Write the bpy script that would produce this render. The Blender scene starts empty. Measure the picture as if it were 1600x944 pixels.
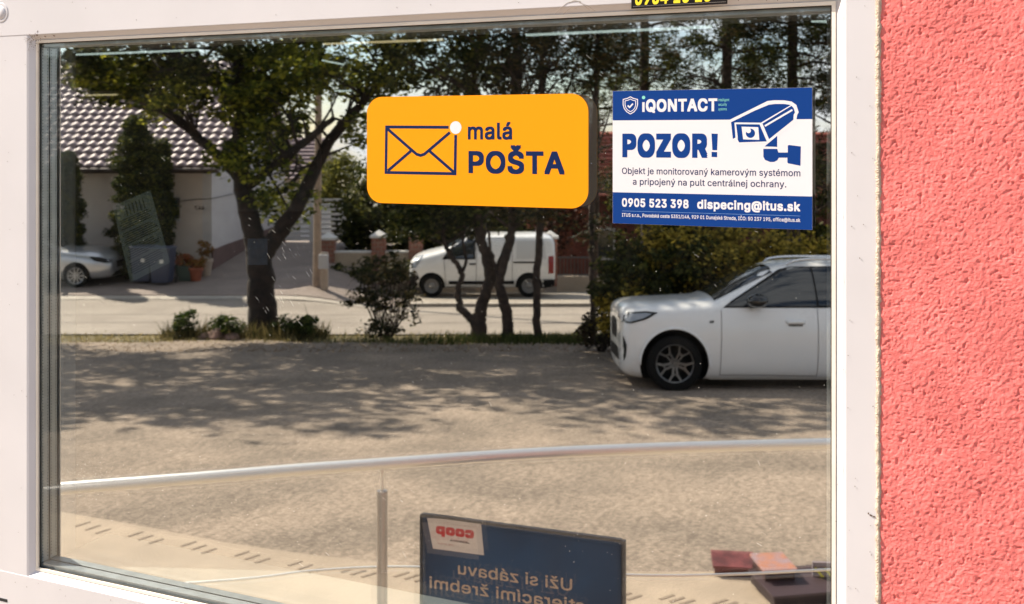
import bpy, bmesh, math, random
import numpy as np
from mathutils import Vector, Matrix, Quaternion
from mathutils.bvhtree import BVHTree
from mathutils.geometry import delaunay_2d_cdt
R = math.radians
scene = bpy.context.scene
COL = scene.collection
rng = np.random.default_rng(7)
random.seed(7)

# ------------------------------------------------------------------ camera
PSI = R(22.1)          # the lens looks 22 degrees off the window's normal
ZC = 2.05              # eye height over the yard
D = 1.25               # distance from the eye to the outer pane
F = 1550.0             # focal length in photograph pixels
cam = bpy.data.cameras.new('camera')
cam.sensor_width = 36.0
cam.lens = F / 1600 * 36.0
cam.shift_y = -257 / 1600
cam.clip_start = 0.02
cam.clip_end = 2000
cam.dof.use_dof = True
cam.dof.focus_distance = 1.33
cam.dof.aperture_fstop = 11
camo = bpy.data.objects.new('camera', cam)
COL.objects.link(camo)
camo.location = (0, 0, ZC)
camo.rotation_euler = (R(90), 0, PSI)
scene.camera = camo

# street frame: X along the street, Y towards the shop, seen in the pane
SM = Matrix.Translation((0, 2 * (D + .018), 0)) @ Matrix.Rotation(-PSI, 4, 'Z')

# ------------------------------------------------------------------ light
SUN_EL = R(43)
SUN_OFF = R(49)        # how far left of the reflected view axis the sun stands
sdir_s = Vector((-math.sin(SUN_OFF) * math.cos(SUN_EL), -math.cos(SUN_OFF) * math.cos(SUN_EL), math.sin(SUN_EL)))
sdir = (SM.to_3x3() @ sdir_s).normalized()
sun = bpy.data.lights.new('sun', 'SUN')
sun.energy = 5.0
sun.angle = R(0.53)
sun.color = (1.0, 0.90, 0.77)
suno = bpy.data.objects.new('sun', sun)
COL.objects.link(suno)
suno.rotation_euler = sdir.to_track_quat('Z', 'Y').to_euler()
suno.location = (0, 0, 30)

world = bpy.data.worlds.new('World')
scene.world = world
world.use_nodes = True
wn, wl = world.node_tree.nodes, world.node_tree.links
wn.clear()
wo = wn.new('ShaderNodeOutputWorld')
bg = wn.new('ShaderNodeBackground')
sky = wn.new('ShaderNodeTexSky')
sky.sky_type = 'NISHITA'
sky.sun_disc = False
sky.sun_elevation = SUN_EL
sky.sun_rotation = math.atan2(sdir.x, sdir.y)
sky.air_density = 1.0
sky.dust_density = 0.4
sky.ozone_density = 2.0
tc = wn.new('ShaderNodeTexCoord')
mp = wn.new('ShaderNodeMapping'); mp.inputs['Scale'].default_value = (1, 1, 2.6)
nz = wn.new('ShaderNodeTexNoise'); nz.inputs['Scale'].default_value = 3.2; nz.inputs['Detail'].default_value = 8; nz.inputs['Roughness'].default_value = 0.6
cr = wn.new('ShaderNodeValToRGB')
cr.color_ramp.elements[0].position = 0.44; cr.color_ramp.elements[1].position = 0.58
mx = wn.new('ShaderNodeMixRGB'); mx.inputs['Color2'].default_value = (7.2, 7.4, 7.9, 1)
wl.new(tc.outputs['Generated'], mp.inputs['Vector']); wl.new(mp.outputs[0], nz.inputs['Vector'])
wl.new(nz.outputs['Fac'], cr.inputs[0]); wl.new(cr.outputs[0], mx.inputs['Fac'])
wl.new(sky.outputs[0], mx.inputs['Color1']); wl.new(mx.outputs[0], bg.inputs['Color'])
bg.inputs['Strength'].default_value = 0.082
wl.new(bg.outputs[0], wo.inputs[0])

scene.view_settings.view_transform = 'Standard'
scene.view_settings.look = 'None'
scene.view_settings.exposure = 1.18
scene.view_settings.gamma = 1.0
scene.render.engine = 'CYCLES'
scene.cycles.use_denoising = True
scene.cycles.max_bounces = 9
scene.cycles.transparent_max_bounces = 24
scene.cycles.caustics_reflective = False
scene.cycles.caustics_refractive = False

# ------------------------------------------------------------------ mapping helpers
def fp(px, py, Y=D):
    """point of the plane y = Y behind the window on the ray of a photograph pixel"""
    u, v = (px - 800) / F, (215 - py) / F
    t = Y / (math.cos(PSI) + u * math.sin(PSI))
    return Vector((t * (-math.sin(PSI) + u * math.cos(PSI)), Y, ZC + v * t))

def rise(x, d):
    s = min(1.0, max(0.0, (-3.2 - x) / 2.6)); s = s * s * (3 - 2 * s)
    return s * min(max(0.144 * (d - 24.0), 0), 1.5)

def gz(x, d):
    return -0.092 * d + rise(x, d)

def sx(px, d): return (px - 800) / F * d
def szz(py, d): return ZC + (215 - py) / F * d
def SP(px, py, d):
    """street-frame local point"""
    return Vector((sx(px, d), -d, szz(py, d)))
def gd(py): return 3177.0 / (py - 357.5)

# ------------------------------------------------------------------ materials
def mat(name, col, rough=0.6, metal=0.0, var=0.0, scale=8.0, bump=0.0, bscale=60.0, spec=0.5, col2=None, coat=0.0, detail=6, lo=0.35, hi=0.65):
    m = bpy.data.materials.new(name)
    m.use_nodes = True
    n, l = m.node_tree.nodes, m.node_tree.links
    b = n['Principled BSDF']
    b.inputs['Base Color'].default_value = (*col, 1)
    b.inputs['Roughness'].default_value = rough
    b.inputs['Metallic'].default_value = metal
    b.inputs['Specular IOR Level'].default_value = spec
    b.inputs['Coat Weight'].default_value = coat
    b.inputs['Coat Roughness'].default_value = 0.05
    tcn = n.new('ShaderNodeTexCoord')
    if var > 0 or col2:
        t = n.new('ShaderNodeTexNoise'); t.inputs['Scale'].default_value = scale; t.inputs['Detail'].default_value = detail
        r_ = n.new('ShaderNodeValToRGB')
        c2 = col2 if col2 else tuple(min(1, c * (1 + var)) for c in col)
        c1 = col if col2 else tuple(c * (1 - var) for c in col)
        r_.color_ramp.elements[0].color = (*c1, 1); r_.color_ramp.elements[1].color = (*c2, 1)
        r_.color_ramp.elements[0].position = lo; r_.color_ramp.elements[1].position = hi
        l.new(tcn.outputs['Object'], t.inputs['Vector']); l.new(t.outputs['Fac'], r_.inputs[0]); l.new(r_.outputs[0], b.inputs['Base Color'])
    if bump > 0:
        t2 = n.new('ShaderNodeTexNoise'); t2.inputs['Scale'].default_value = bscale; t2.inputs['Detail'].default_value = 4
        bp = n.new('ShaderNodeBump'); bp.inputs['Strength'].default_value = bump; bp.inputs['Distance'].default_value = 0.02
        l.new(tcn.outputs['Object'], t2.inputs['Vector']); l.new(t2.outputs['Fac'], bp.inputs['Height']); l.new(bp.outputs[0], b.inputs['Normal'])
    return m

def leafmat(name, c1, c2, c3, trans=0.35):
    m = bpy.data.materials.new(name); m.use_nodes = True
    n, l = m.node_tree.nodes, m.node_tree.links
    b = n['Principled BSDF']; b.inputs['Roughness'].default_value = 0.65; b.inputs['Specular IOR Level'].default_value = 0.2
    g = n.new('ShaderNodeNewGeometry'); r_ = n.new('ShaderNodeValToRGB')
    e = r_.color_ramp.elements
    e[0].color = (*c1, 1); e[1].color = (*c3, 1); e[0].position = 0.1; e[1].position = 0.97
    k = e.new(0.55); k.color = (*c2, 1)
    l.new(g.outputs['Random Per Island'], r_.inputs[0]); l.new(r_.outputs[0], b.inputs['Base Color'])
    t = n.new('ShaderNodeBsdfTranslucent'); ms = n.new('ShaderNodeMixShader'); ms.inputs[0].default_value = trans
    l.new(r_.outputs[0], t.inputs['Color'])
    l.new(b.outputs[0], ms.inputs[1]); l.new(t.outputs[0], ms.inputs[2]); l.new(ms.outputs[0], n['Material Output'].inputs[0])
    return m

def glassmat(name, refl, tint=(1, 1, 1), dust=0.0, wave=0.0):
    m = bpy.data.materials.new(name); m.use_nodes = True
    n, l = m.node_tree.nodes, m.node_tree.links
    n.remove(n['Principled BSDF'])
    tr = n.new('ShaderNodeBsdfTransparent'); tr.inputs[0].default_value = (*tint, 1)
    gl = n.new('ShaderNodeBsdfGlossy'); gl.inputs['Roughness'].default_value = 0.0; gl.inputs['Color'].default_value = (1, 0.98, 0.95, 1)
    ms = n.new('ShaderNodeMixShader'); ms.inputs[0].default_value = refl
    l.new(tr.outputs[0], ms.inputs[1]); l.new(gl.outputs[0], ms.inputs[2])
    last = ms
    if wave > 0:
        tcn = n.new('ShaderNodeTexCoord')
        t = n.new('ShaderNodeTexNoise'); t.inputs['Scale'].default_value = 5; t.inputs['Detail'].default_value = 1
        bp = n.new('ShaderNodeBump'); bp.inputs['Strength'].default_value = 1.0; bp.inputs['Distance'].default_value = wave
        l.new(tcn.outputs['Object'], t.inputs['Vector']); l.new(t.outputs['Fac'], bp.inputs['Height']); l.new(bp.outputs[0], gl.inputs['Normal'])
    if dust > 0:
        tcn = n.new('ShaderNodeTexCoord')
        t = n.new('ShaderNodeTexNoise'); t.inputs['Scale'].default_value = 3.2; t.inputs['Detail'].default_value = 9; t.inputs['Roughness'].default_value = 0.75
        r_ = n.new('ShaderNodeMapRange'); r_.inputs['From Min'].default_value = 0.48; r_.inputs['From Max'].default_value = 0.78
        r_.inputs['To Min'].default_value = 0.0; r_.inputs['To Max'].default_value = dust * 3
        df = n.new('ShaderNodeBsdfDiffuse'); df.inputs[0].default_value = (0.75, 0.7, 0.62, 1)
        m2 = n.new('ShaderNodeMixShader')
        l.new(tcn.outputs['Object'], t.inputs['Vector']); l.new(t.outputs['Fac'], r_.inputs[0]); l.new(r_.outputs[0], m2.inputs[0])
        l.new(ms.outputs[0], m2.inputs[1]); l.new(df.outputs[0], m2.inputs[2]); last = m2
    l.new(last.outputs[0], n['Material Output'].inputs[0])
    return m

def filmmat(m, k, col=(.55, .50, .44)):
    """let a little light pass through a sticker's film"""
    n, l = m.node_tree.nodes, m.node_tree.links
    t = n.new('ShaderNodeBsdfTranslucent'); t.inputs[0].default_value = (*col, 1); x = n.new('ShaderNodeMixShader'); x.inputs[0].default_value = k
    l.new(n['Principled BSDF'].outputs[0], x.inputs[1]); l.new(t.outputs[0], x.inputs[2]); l.new(x.outputs[0], n['Material Output'].inputs[0])
    return m

def emitmat(name, col, s):
    m = bpy.data.materials.new(name); m.use_nodes = True
    b = m.node_tree.nodes['Principled BSDF']
    b.inputs['Base Color'].default_value = (0.8, 0.8, 0.8, 1)
    b.inputs['Emission Color'].default_value = (*col, 1); b.inputs['Emission Strength'].default_value = s
    return m

# ------------------------------------------------------------------ object helpers
def tag(o, label=None, cat=None, group=None, kind=None):
    if label: o['label'] = label
    if cat: o['category'] = cat
    if group: o['group'] = group
    if kind: o['kind'] = kind
    return o

def empty(name, loc=(0, 0, 0), rz=0.0, street=False):
    o = bpy.data.objects.new(name, None); COL.objects.link(o)
    o.empty_display_size = 0.1
    if street:
        o.matrix_world = SM @ Matrix.Translation(loc) @ Matrix.Rotation(rz, 4, 'Z')
    else:
        o.location = loc; o.rotation_euler = (0, 0, rz)
    return o

def link(name, me, m=None, parent=None, street=False, smooth=False):
    o = bpy.data.objects.new(name, me); COL.objects.link(o)
    if m is not None:
        for q in (m if isinstance(m, (list, tuple)) else [m]): me.materials.append(q)
    if parent: o.parent = parent
    elif street: o.matrix_world = SM
    if smooth: me.shade_smooth()
    return o

def bmo(name, bm, m=None, parent=None, street=False, smooth=False):
    me = bpy.data.meshes.new(name); bm.to_mesh(me); bm.free()
    return link(name, me, m, parent, street, smooth)

def pyd(name, v, f, m=None, parent=None, street=False, smooth=False):
    me = bpy.data.meshes.new(name); me.from_pydata([tuple(a) for a in v], [], f); me.update()
    return link(name, me, m, parent, street, smooth)

def box(bm, x0, x1, y0, y1, z0, z1, bev=0.0, mtx=None):
    g = bmesh.ops.create_cube(bm, size=1)
    vs = g['verts']
    for v in vs:
        v.co = Vector((x0 + (v.co.x + .5) * (x1 - x0), y0 + (v.co.y + .5) * (y1 - y0), z0 + (v.co.z + .5) * (z1 - z0)))
        if mtx is not None: v.co = mtx @ v.co
    if bev > 0:
        es = list({e for v in vs for e in v.link_edges})
        bmesh.ops.bevel(bm, geom=es, offset=bev, segments=2, affect='EDGES', profile=0.6)

def boxo(name, b, m, parent=None, street=False, bev=0.0, mtx=None):
    bm = bmesh.new(); box(bm, *b, bev=bev, mtx=mtx)
    return bmo(name, bm, m, parent, street)

def cyl(bm, p0, p1, r0, r1=None, n=16, cap=True):
    r1 = r0 if r1 is None else r1
    p0, p1 = Vector(p0), Vector(p1)
    d = p1 - p0
    g = bmesh.ops.create_cone(bm, cap_ends=cap, segments=n, radius1=r0, radius2=r1, depth=d.length)
    q = d.to_track_quat('Z', 'Y').to_matrix().to_4x4()
    M = Matrix.Translation((p0 + p1) / 2) @ q
    for v in g['verts']: v.co = M @ v.co

def tube_vf(path, n=10):
    """(verts, faces) of a tapering tube through [(Vector, radius)]"""
    V, Fc = [], []
    pts = [Vector(p) for p, r in path]; rs = [r for p, r in path]
    up = Vector((0.13, 1, 0.07)).normalized()
    for i, p in enumerate(pts):
        t = (pts[min(i + 1, len(pts) - 1)] - pts[max(i - 1, 0)]).normalized()
        a = t.cross(up)
        if a.length < 1e-3: a = t.cross(Vector((1, 0, 0)))
        a.normalize(); b = t.cross(a)
        for k in range(n):
            w = 2 * math.pi * k / n
            V.append(p + (a * math.cos(w) + b * math.sin(w)) * rs[i])
        if i:
            o = (i - 1) * n
            for k in range(n):
                Fc.append((o + k, o + (k + 1) % n, o + n + (k + 1) % n, o + n + k))
    Fc.append(tuple(range(n - 1, -1, -1))); Fc.append(tuple((len(pts) - 1) * n + k for k in range(n)))
    return V, Fc

def smooth_path(path, sub=4):
    """Catmull-Rom through [(Vector, r)]"""
    P = [Vector((*p, r)) for p, r in path]
    out = []
    for i in range(len(P) - 1):
        a, b, c, d = P[max(i - 1, 0)], P[i], P[i + 1], P[min(i + 2, len(P) - 1)]
        for k in range(sub):
            t = k / sub
            q = 0.5 * ((2 * b) + (c - a) * t + (2 * a - 5 * b + 4 * c - d) * t * t + (3 * b - 3 * c + d - a) * t ** 3)
            out.append((Vector(q[:3]), max(q[3], 0.002)))
    out.append((Vector(P[-1][:3]), P[-1][3]))
    return out

def joined(parts):
    V, Fc = [], []
    for v, f in parts:
        o = len(V); V += list(v); Fc += [tuple(i + o for i in q) for q in f]
    return V, Fc

def lathe(bm, prof, axis='Y', n=32, centre=(0, 0, 0)):
    """revolve [(r, h)] round an axis"""
    rows = []
    for r, h in prof:
        row = []
        for k in range(n):
            a = 2 * math.pi * k / n
            p = (r * math.cos(a), h, r * math.sin(a)) if axis == 'Y' else (r * math.cos(a), r * math.sin(a), h)
            row.append(bm.verts.new(Vector(p) + Vector(centre)))
        rows.append(row)
    for i in range(len(rows) - 1):
        for k in range(n):
            bm.faces.new((rows[i][k], rows[i][(k + 1) % n], rows[i + 1][(k + 1) % n], rows[i + 1][k]))
    return rows

import os
try: SANS = bpy.data.fonts.load(os.path.join(bpy.utils.system_resource('DATAFILES'), 'fonts', 'Inter.woff2'))
except Exception: SANS = None
CAP = 0.509
def fill(contours):
    """triangles of a shape given by closed outlines that may overlap (non-zero winding)"""
    vs, es = [], []
    for c in contours:
        o = len(vs); n = len(c); vs += [Vector(p) for p in c]; es += [(o + i, o + (i + 1) % n) for i in range(n)]
    r_ = delaunay_2d_cdt(vs, es, [], 0, 1e-6)
    V, T = r_[0], r_[2]
    segs = np.array([(c[i][0], c[i][1], c[(i + 1) % len(c)][0], c[(i + 1) % len(c)][1]) for c in contours for i in range(len(c))])
    out = []
    for t in T:
        x = sum(V[i].x for i in t) / len(t); y = sum(V[i].y for i in t) / len(t)
        ax, ay, bx_, by = segs.T
        up = (ay <= y) & (by > y); dn = (ay > y) & (by <= y)
        cr_ = (bx_ - ax) * (y - ay) - (x - ax) * (by - ay)
        if int((up & (cr_ > 0)).sum()) - int((dn & (cr_ < 0)).sum()) != 0: out.append(tuple(t))
    return [(v.x, v.y) for v in V], out
GLYPHS = {}
def text_mesh(s, height, width=None, bold=0.0, shear=0.0, spacing=1.0):
    """flat lettering as a mesh, in the XY plane, cap height = height, lower left at the origin"""
    c = bpy.data.curves.new('lettering', 'FONT'); c.body = s; c.size = 1.0; c.shear = shear; c.space_character = spacing + bold * 2.2
    if SANS: c.font = SANS
    o = bpy.data.objects.new('lettering', c); COL.objects.link(o)
    dg = bpy.context.evaluated_depsgraph_get()
    cu = o.to_curve(dg, apply_modifiers=False)
    cons = []
    for sp in cu.splines:
        P = []
        if sp.type == 'BEZIER':
            bp = sp.bezier_points; n = len(bp)
            for i in range(n):
                a, b = bp[i], bp[(i + 1) % n]
                p0, p1, p2, p3 = a.co, a.handle_right, b.handle_left, b.co
                straight = ((p1 - p0).cross(p3 - p0).length < 1e-5 and (p2 - p3).cross(p3 - p0).length < 1e-5)
                for k in range(1 if straight else 5):
                    t = k / 5; P.append(((1 - t) ** 3 * p0 + 3 * (1 - t) ** 2 * t * p1 + 3 * (1 - t) * t * t * p2 + t ** 3 * p3)[:2])
        else: P = [q.co[:2] for q in sp.points]
        Q = []
        for p in P:
            if not Q or (abs(p[0] - Q[-1][0]) + abs(p[1] - Q[-1][1])) > 1e-4: Q.append(tuple(p))
        if len(Q) > 2: cons.append(Q)
    o.to_curve_clear(); bpy.data.objects.remove(o); bpy.data.curves.remove(c)
    # fill letter by letter: contours whose boxes overlap in x go together
    bxs = sorted(((min(p[0] for p in q), max(p[0] for p in q), q) for q in cons), key=lambda t: t[0])
    groups = []
    for b in bxs:
        if groups and b[0] < groups[-1][0] - 1e-6: groups[-1][1].append(b[2]); groups[-1][0] = max(groups[-1][0], b[1])
        else: groups.append([b[1], [b[2]]])
    V2, F2 = [], []
    for _, g in groups:
        v, f = fill(g); k = len(V2); V2 += v; F2 += [tuple(i + k for i in t) for t in f]
    a = np.array([(x, y, 0.0) for x, y in V2]); n = len(a)
    a[:, 0] -= a[:, 0].min() - bold
    if bold > 0:     # heavier weight: shifted copies, each a hair in front of the last
        fs = list(F2)
        rings = [(i * q * bold, j * q * bold) for q in (1, .5) for i in (-1, 0, 1) for j in (-1, 0, 1) if i or j]
        vs = [a.copy()]
        kk = height / CAP
        for j, (ex, ey) in enumerate(rings):
            b_ = a.copy(); b_[:, 0] += ex; b_[:, 1] += ey; b_[:, 2] += (j + 1) * 1.5e-6 / kk
            vs.append(b_); F2 += [tuple(i + n * (j + 1) for i in f) for f in fs]
        a = np.concatenate(vs)
    k = height / ((CAP if SANS else .682) + 2 * bold)
    a[:, 1] += bold; a[:, 2] *= k; a[:, :2] *= k
    if width: a[:, 0] *= width / a[:, 0].max()
    me = bpy.data.meshes.new('lettering'); me.from_pydata(a.tolist(), [], F2); me.update()
    return me

def copy_tree(o, parent=None):
    c = o.copy(); COL.objects.link(c)
    if parent is not None: c.parent = parent
    for ch in list(o.children): copy_tree(ch, c)
    return c
# ================================================================== the shop window
M_pvc = mat('white_pvc', (0.585, 0.560, 0.572), 0.30, var=0.03, scale=5)
M_bead = mat('cream_gasket_bead', (0.82, 0.74, 0.63), 0.4, var=0.05, scale=20)
M_gasket = mat('black_rubber_gasket', (0.03, 0.03, 0.028), 0.6)
M_alu = mat('spacer_aluminium', (0.38, 0.41, 0.41), 0.35, metal=0.6, var=0.1, scale=40)
M_dark = mat('dark_slot', (0.01, 0.01, 0.01), 0.7)
M_glass = glassmat('outer_glass', 0.07, (0.97, 0.985, 0.98), dust=0.0045)
M_glass_coat = glassmat('coated_glass', 0.63, (0.93, 0.96, 0.95), wave=0.00003)
M_glass2 = glassmat('inner_glass', 0.07, (0.95, 0.97, 0.96))

xL, xR = fp(62, 500).x, fp(1303.5, 500).x
zT, zB = ZC + 0.1612, ZC - 0.7255
win = tag(empty('shop_window', (0, D, 0)), 'large white plastic shop window whose dark pane mirrors the street', 'window')

def wpart(name, b, m, bev=0.0):
    x0, x1, y0, y1, z0, z1 = b
    return boxo(name, (x0, x1, y0 - D, y1 - D, z0, z1), m, win, bev=bev)

def sweep(name, pts, prof, m):
    """profile [(inward-offset, y)] swept along one straight side; pts = (start, end, inward dir, cut0, cut1): mitre slopes"""
    s, e, inn, c0, c1 = pts
    d = (e - s).normalized()
    V = []
    for o, y in prof:
        V.append(s + inn * o + d * (o * c0) + Vector((0, y, 0)))
        V.append(e + inn * o - d * (o * c1) + Vector((0, y, 0)))
    Fc = [(2 * i, 2 * i + 1, 2 * i + 3, 2 * i + 2) for i in range(len(prof) - 1)]
    ob = pyd(name, V, Fc, m, win)
    bm = bmesh.new(); bm.from_mesh(ob.data); bmesh.ops.recalc_face_normals(bm, faces=bm.faces); bm.to_mesh(ob.data); bm.free()
    return ob
# frame members: butt-jointed (rails run through, stiles stand between them)
xo0, xo1 = xL - 0.62, fp(1371.5, 500).x
zo0, zo1 = zB - 0.34, zT + 0.26
YF = -0.0135     # outer face of the frame before the glass
hh = Vector((0, 0, 1)); rr = Vector((1, 0, 0))
def V3(x, z): return Vector((x, 0, z))
ch = 0.0105     # chamfer that runs down to the glass
# stiles
sweep('frame_stile', (V3(xL, zB), V3(xL, zT), -rr, -1, -1), [(0.001, -0.0035), (0.004, -0.0055), (ch, YF + .001), (ch + .004, YF), (0.13, YF), (0.13, 0.06)], M_pvc)
sweep('frame_stile', (V3(xR, zB), V3(xR, zT), rr, -1, -1), [(0.001, -0.0035), (0.004, -0.0055), (ch, YF + .001), (ch + .004, YF), (xo1 - xR, YF), (xo1 - xR, 0.06)], M_pvc)
# rails, with the corner chamfers mitred and the flats butted
sweep('frame_rail', (V3(xL, zT), V3(xR, zT), hh, -1, -1), [(0.001, -0.0035), (0.004, -0.0055), (ch, YF + .001)], M_pvc)
sweep('frame_rail', (V3(xL, zB), V3(xR, zB), -hh, -1, -1), [(0.001, -0.0035), (0.004, -0.0055), (ch, YF + .001)], M_pvc)
wpart('frame_rail', (xo0, xo1, D + YF - .0006, D + 0.06, zT + ch, zo1), M_pvc, .0012)
wpart('frame_rail', (xo0, xo1, D + YF - .0006, D + 0.06, zo0, zB - ch), M_pvc, .0012)
wpart('frame_stile', (xo0, xL - 0.13, D + YF - 0.0003, D + 0.06, zB - ch + .0004, zT + ch - .0004), M_pvc, .001)
# gasket beads between frame and pane
def ring(name, m, x0, x1, z0, z1, w, ya, yb):
    for b in ((x0, x0 + w, z0 + w + .0002, z1 - w - .0002), (x1 - w, x1, z0 + w + .0002, z1 - w - .0002), (x0, x1, z0, z0 + w), (x0, x1, z1 - w, z1)):
        wpart(name, (b[0], b[1], ya, yb, b[2], b[3]), m)
ring('bead', M_bead, xL - .002, xR + .002, zB - .002, zT + .002, 0.0045, D - .0062, D - .0024)
ring('gasket', M_gasket, xL + .0023, xR - .0023, zB + .0023, zT - .0023, 0.0016, D - .0030, D - .0010)
GAP = 0.018
for k in range(3):
    y = D + k * GAP
    v = [(xL - .004, y - D, zB - .004), (xR + .004, y - D, zB - .004), (xR + .004, y - D, zT + .004), (xL - .004, y - D, zT + .004)]
    pyd('glass_pane', v, [(0, 1, 2, 3)], (M_glass, M_glass_coat, M_glass2)[k], win)
M_perf = mat('dark_perforation', (0.05, 0.06, 0.06), 0.7)
for k in range(2):
    y0, y1 = D + k * GAP + .002, D + (k + 1) * GAP - .0015
    for b in ((xL - .001, xL + .0025, zB + .009, zT - .009), (xR - .0025, xR + .001, zB + .009, zT - .009), (xL - .001, xR + .001, zB - .001, zB + .008), (xL - .001, xR + .001, zT - .008, zT + .001)):
        wpart('spacer_bar', (b[0], b[1], y0, y1, b[2], b[3]), M_alu)
    # perforations of the left spacer bar, two rows
    bm = bmesh.new()
    for yy in (y0 + .0022, y1 - .0022):
        z = zB + .015
        while z < zT - .01:
            box(bm, xL + .0024, xL + .0029, yy - D - .0006, yy - D + .0006, z, z + .0022); z += .0052
    o = bmo('perforation', bm, M_perf, win); o['kind'] = 'stuff'
# inner sash seen through the panes
yi = D + 2 * GAP + .003
for b in ((xL - .05, xL + .010, zB - .05, zT + .05), (xR - .012, xR + .05, zB - .05, zT + .05)):
    wpart('inner_sash', (b[0], b[1], yi, yi + .030, b[2], b[3]), M_pvc, .003)
wpart('inner_sash', (xL + .0102, xR - .0122, yi, yi + .030, zT - .012, zT + .05), M_pvc, .003)
M_sill = mat('sill_laminate', (0.92, 0.90, 0.85), 0.35, var=0.04, scale=6)
wpart('window_sill', (xL + .0105, xR - .0125, yi, D + .142, zB - .045, zB + .009), M_sill, .006)
# round hinge cap and drain slot
bm = bmesh.new(); c = fp(2, 20, D + YF)
lathe(bm, [(0.0, -.0016), (0.0095, -.0016), (0.0105, -.0004), (.0112, 0.0002), (.0150, -.0009), (.0162, -.0007), (.017, .001)], 'Y', 40, (c.x, YF - .0006, c.z))
bmo('screw_cap', bm, M_pvc, win, smooth=True)
c0, c1 = fp(-20, 932, D + YF), fp(12, 939, D + YF)
wpart('drain_slot', (c0.x, c1.x, D + YF - .0012, D + YF + .002, c1.z - .0022, c1.z + .0028), M_dark, .0006)
# dirt on the frame: specks and the old cobweb in the corner, cobweb threads on the top rail
bm = bmesh.new()
def speck(px, py, w, h, a=0.0, Y=D + YF):
    c = fp(px, py, Y); s = 1.3 / F
    M = Matrix.Translation((c.x, YF - .0008 if Y < D else -.0012, c.z)) @ Matrix.Rotation(a, 4, 'Y')
    g = bmesh.ops.create_icosphere(bm, subdivisions=1, radius=1.0)
    for v in g['verts']: v.co = M @ Vector((v.co.x * w * s, v.co.y * 0.0005, v.co.z * h * s))
rd = random.Random(3)
for _ in range(70):
    q = rd.random()
    if q < .30: p = (rd.uniform(1322, 1372), rd.uniform(5, 940))
    elif q < .45: p = (rd.uniform(1306, 1318), rd.uniform(5, 940))
    elif q < .65: p = (rd.uniform(2, 46), rd.uniform(60, 880))
    elif q < .85: p = (rd.uniform(2, 1300), rd.uniform(0, 1)); p = (p[0], max(1, (46 - p[0] * .045) * p[1]))
    else: p = (rd.uniform(0, 250), rd.uniform(905, 940))
    speck(*p, rd.uniform(.35, .8), rd.uniform(.35, .95), rd.uniform(-1, 1))
for p in ((58, 55), (71, 57), (85, 56)): speck(*p, 3.6, 1.4, .45)
for k in range(40): speck(rd.gauss(54, 7), rd.gauss(66, 8), .7, rd.uniform(.4, 1.6), rd.uniform(-1, 1))
for p in ((1361, 805, 2.6, 1.1), (1366, 807, 2, 1.0), (1357, 802, 1.0, 1.6)): speck(p[0], p[1], p[2], p[3], .3)
M_grime = mat('brown_grime', (0.10, 0.055, 0.03), 0.8)
o = bmo('grime_specks', bm, M_grime, win); o['kind'] = 'stuff'
T = []
def thread(pts, r=.00022):
    T.append(tube_vf([(Vector((fp(a, b, D + YF).x, YF - .0008, fp(a, b, D + YF).z)), r) for a, b in pts], 4))
thread([(868, 22), (880, 10), (888, 4), (905, 2), (912, 8), (922, 16)]); thread([(880, 23), (887, 16), (893, 12), (902, 14)]); thread([(905, 4), (918, 9), (930, 17)])
thread([(889, 5), (898, 1), (908, 3)]); thread([(40, 66), (48, 60), (58, 62), (70, 60)]); thread([(44, 80), (50, 66), (56, 60)]); thread([(38, 58), (50, 64), (62, 58), (88, 60)])
V, Fc = joined(T)
o = pyd('cobweb_threads', V, Fc, mat('dusty_cobweb', (0.30, 0.24, 0.19), 0.9), win); o['kind'] = 'stuff'
# dust and scratches on the pane
bm = bmesh.new()
def gspeck(px, py, l, w, a):
    c = fp(px, py, D); s = 1.2 / F
    M = Matrix.Translation((c.x, -.0006, c.z)) @ Matrix.Rotation(a, 4, 'Y')
    g = bmesh.ops.create_cube(bm, size=1)
    for v in g['verts']: v.co = M @ Vector((v.co.x * l * s, v.co.y * 0.0002, v.co.z * w * s))
for _ in range(330):
    gspeck(rd.uniform(105, 1295), rd.uniform(70, 940), rd.uniform(.5, 1.1), rd.uniform(.5, 1.0), rd.uniform(-1.5, 1.5))
for _ in range(34): gspeck(rd.uniform(105, 1295), rd.uniform(70, 900), rd.uniform(3, 12), .22, rd.uniform(.3, 1.2))
for _ in range(26): gspeck(rd.gauss(440, 25), rd.gauss(430, 60), rd.uniform(4, 13), .22, rd.uniform(.5, 1.1))
for _ in range(90): gspeck(rd.gauss(130, 35), rd.gauss(758, 14), rd.uniform(.6, 1.6), .7, rd.uniform(.3, 1.2))
o = bmo('dust_and_scratches', bm, mat('pale_dust', (0.75, 0.72, 0.66), 0.7), win); o['kind'] = 'stuff'

# ------------------------------------------------------------------ pink stucco wall
def vnoise(nx, nz, cell, seed):
    r_ = np.random.default_rng(seed)
    gx, gz_ = int(nx / cell) + 3, int(nz / cell) + 3
    g = r_.random((gz_, gx))
    x = np.arange(nx) / cell; z = np.arange(nz) / cell
    xi, zi = x.astype(int), z.astype(int); fx, fz = x - xi, z - zi
    fx = fx * fx * (3 - 2 * fx); fz = fz * fz * (3 - 2 * fz)
    a = g[zi][:, xi]; b = g[zi][:, xi + 1]; c = g[zi + 1][:, xi]; d_ = g[zi + 1][:, xi + 1]
    return (a * (1 - fx) + b * fx) * (1 - fz)[:, None] + (c * (1 - fx) + d_ * fx) * fz[:, None]
M_pink = mat('pink_stucco', (0.74, 0.178, 0.162), 0.85, var=0.11, scale=16, bump=0.22, bscale=800, spec=0.2)
M_pinkfar = mat('pink_stucco_rough', (0.72, 0.165, 0.150), 0.85, var=0.08, scale=22, bump=1.0, bscale=240, spec=0.2)
wx0, wx1 = xo1 + .0015, xo1 + .235
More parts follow.
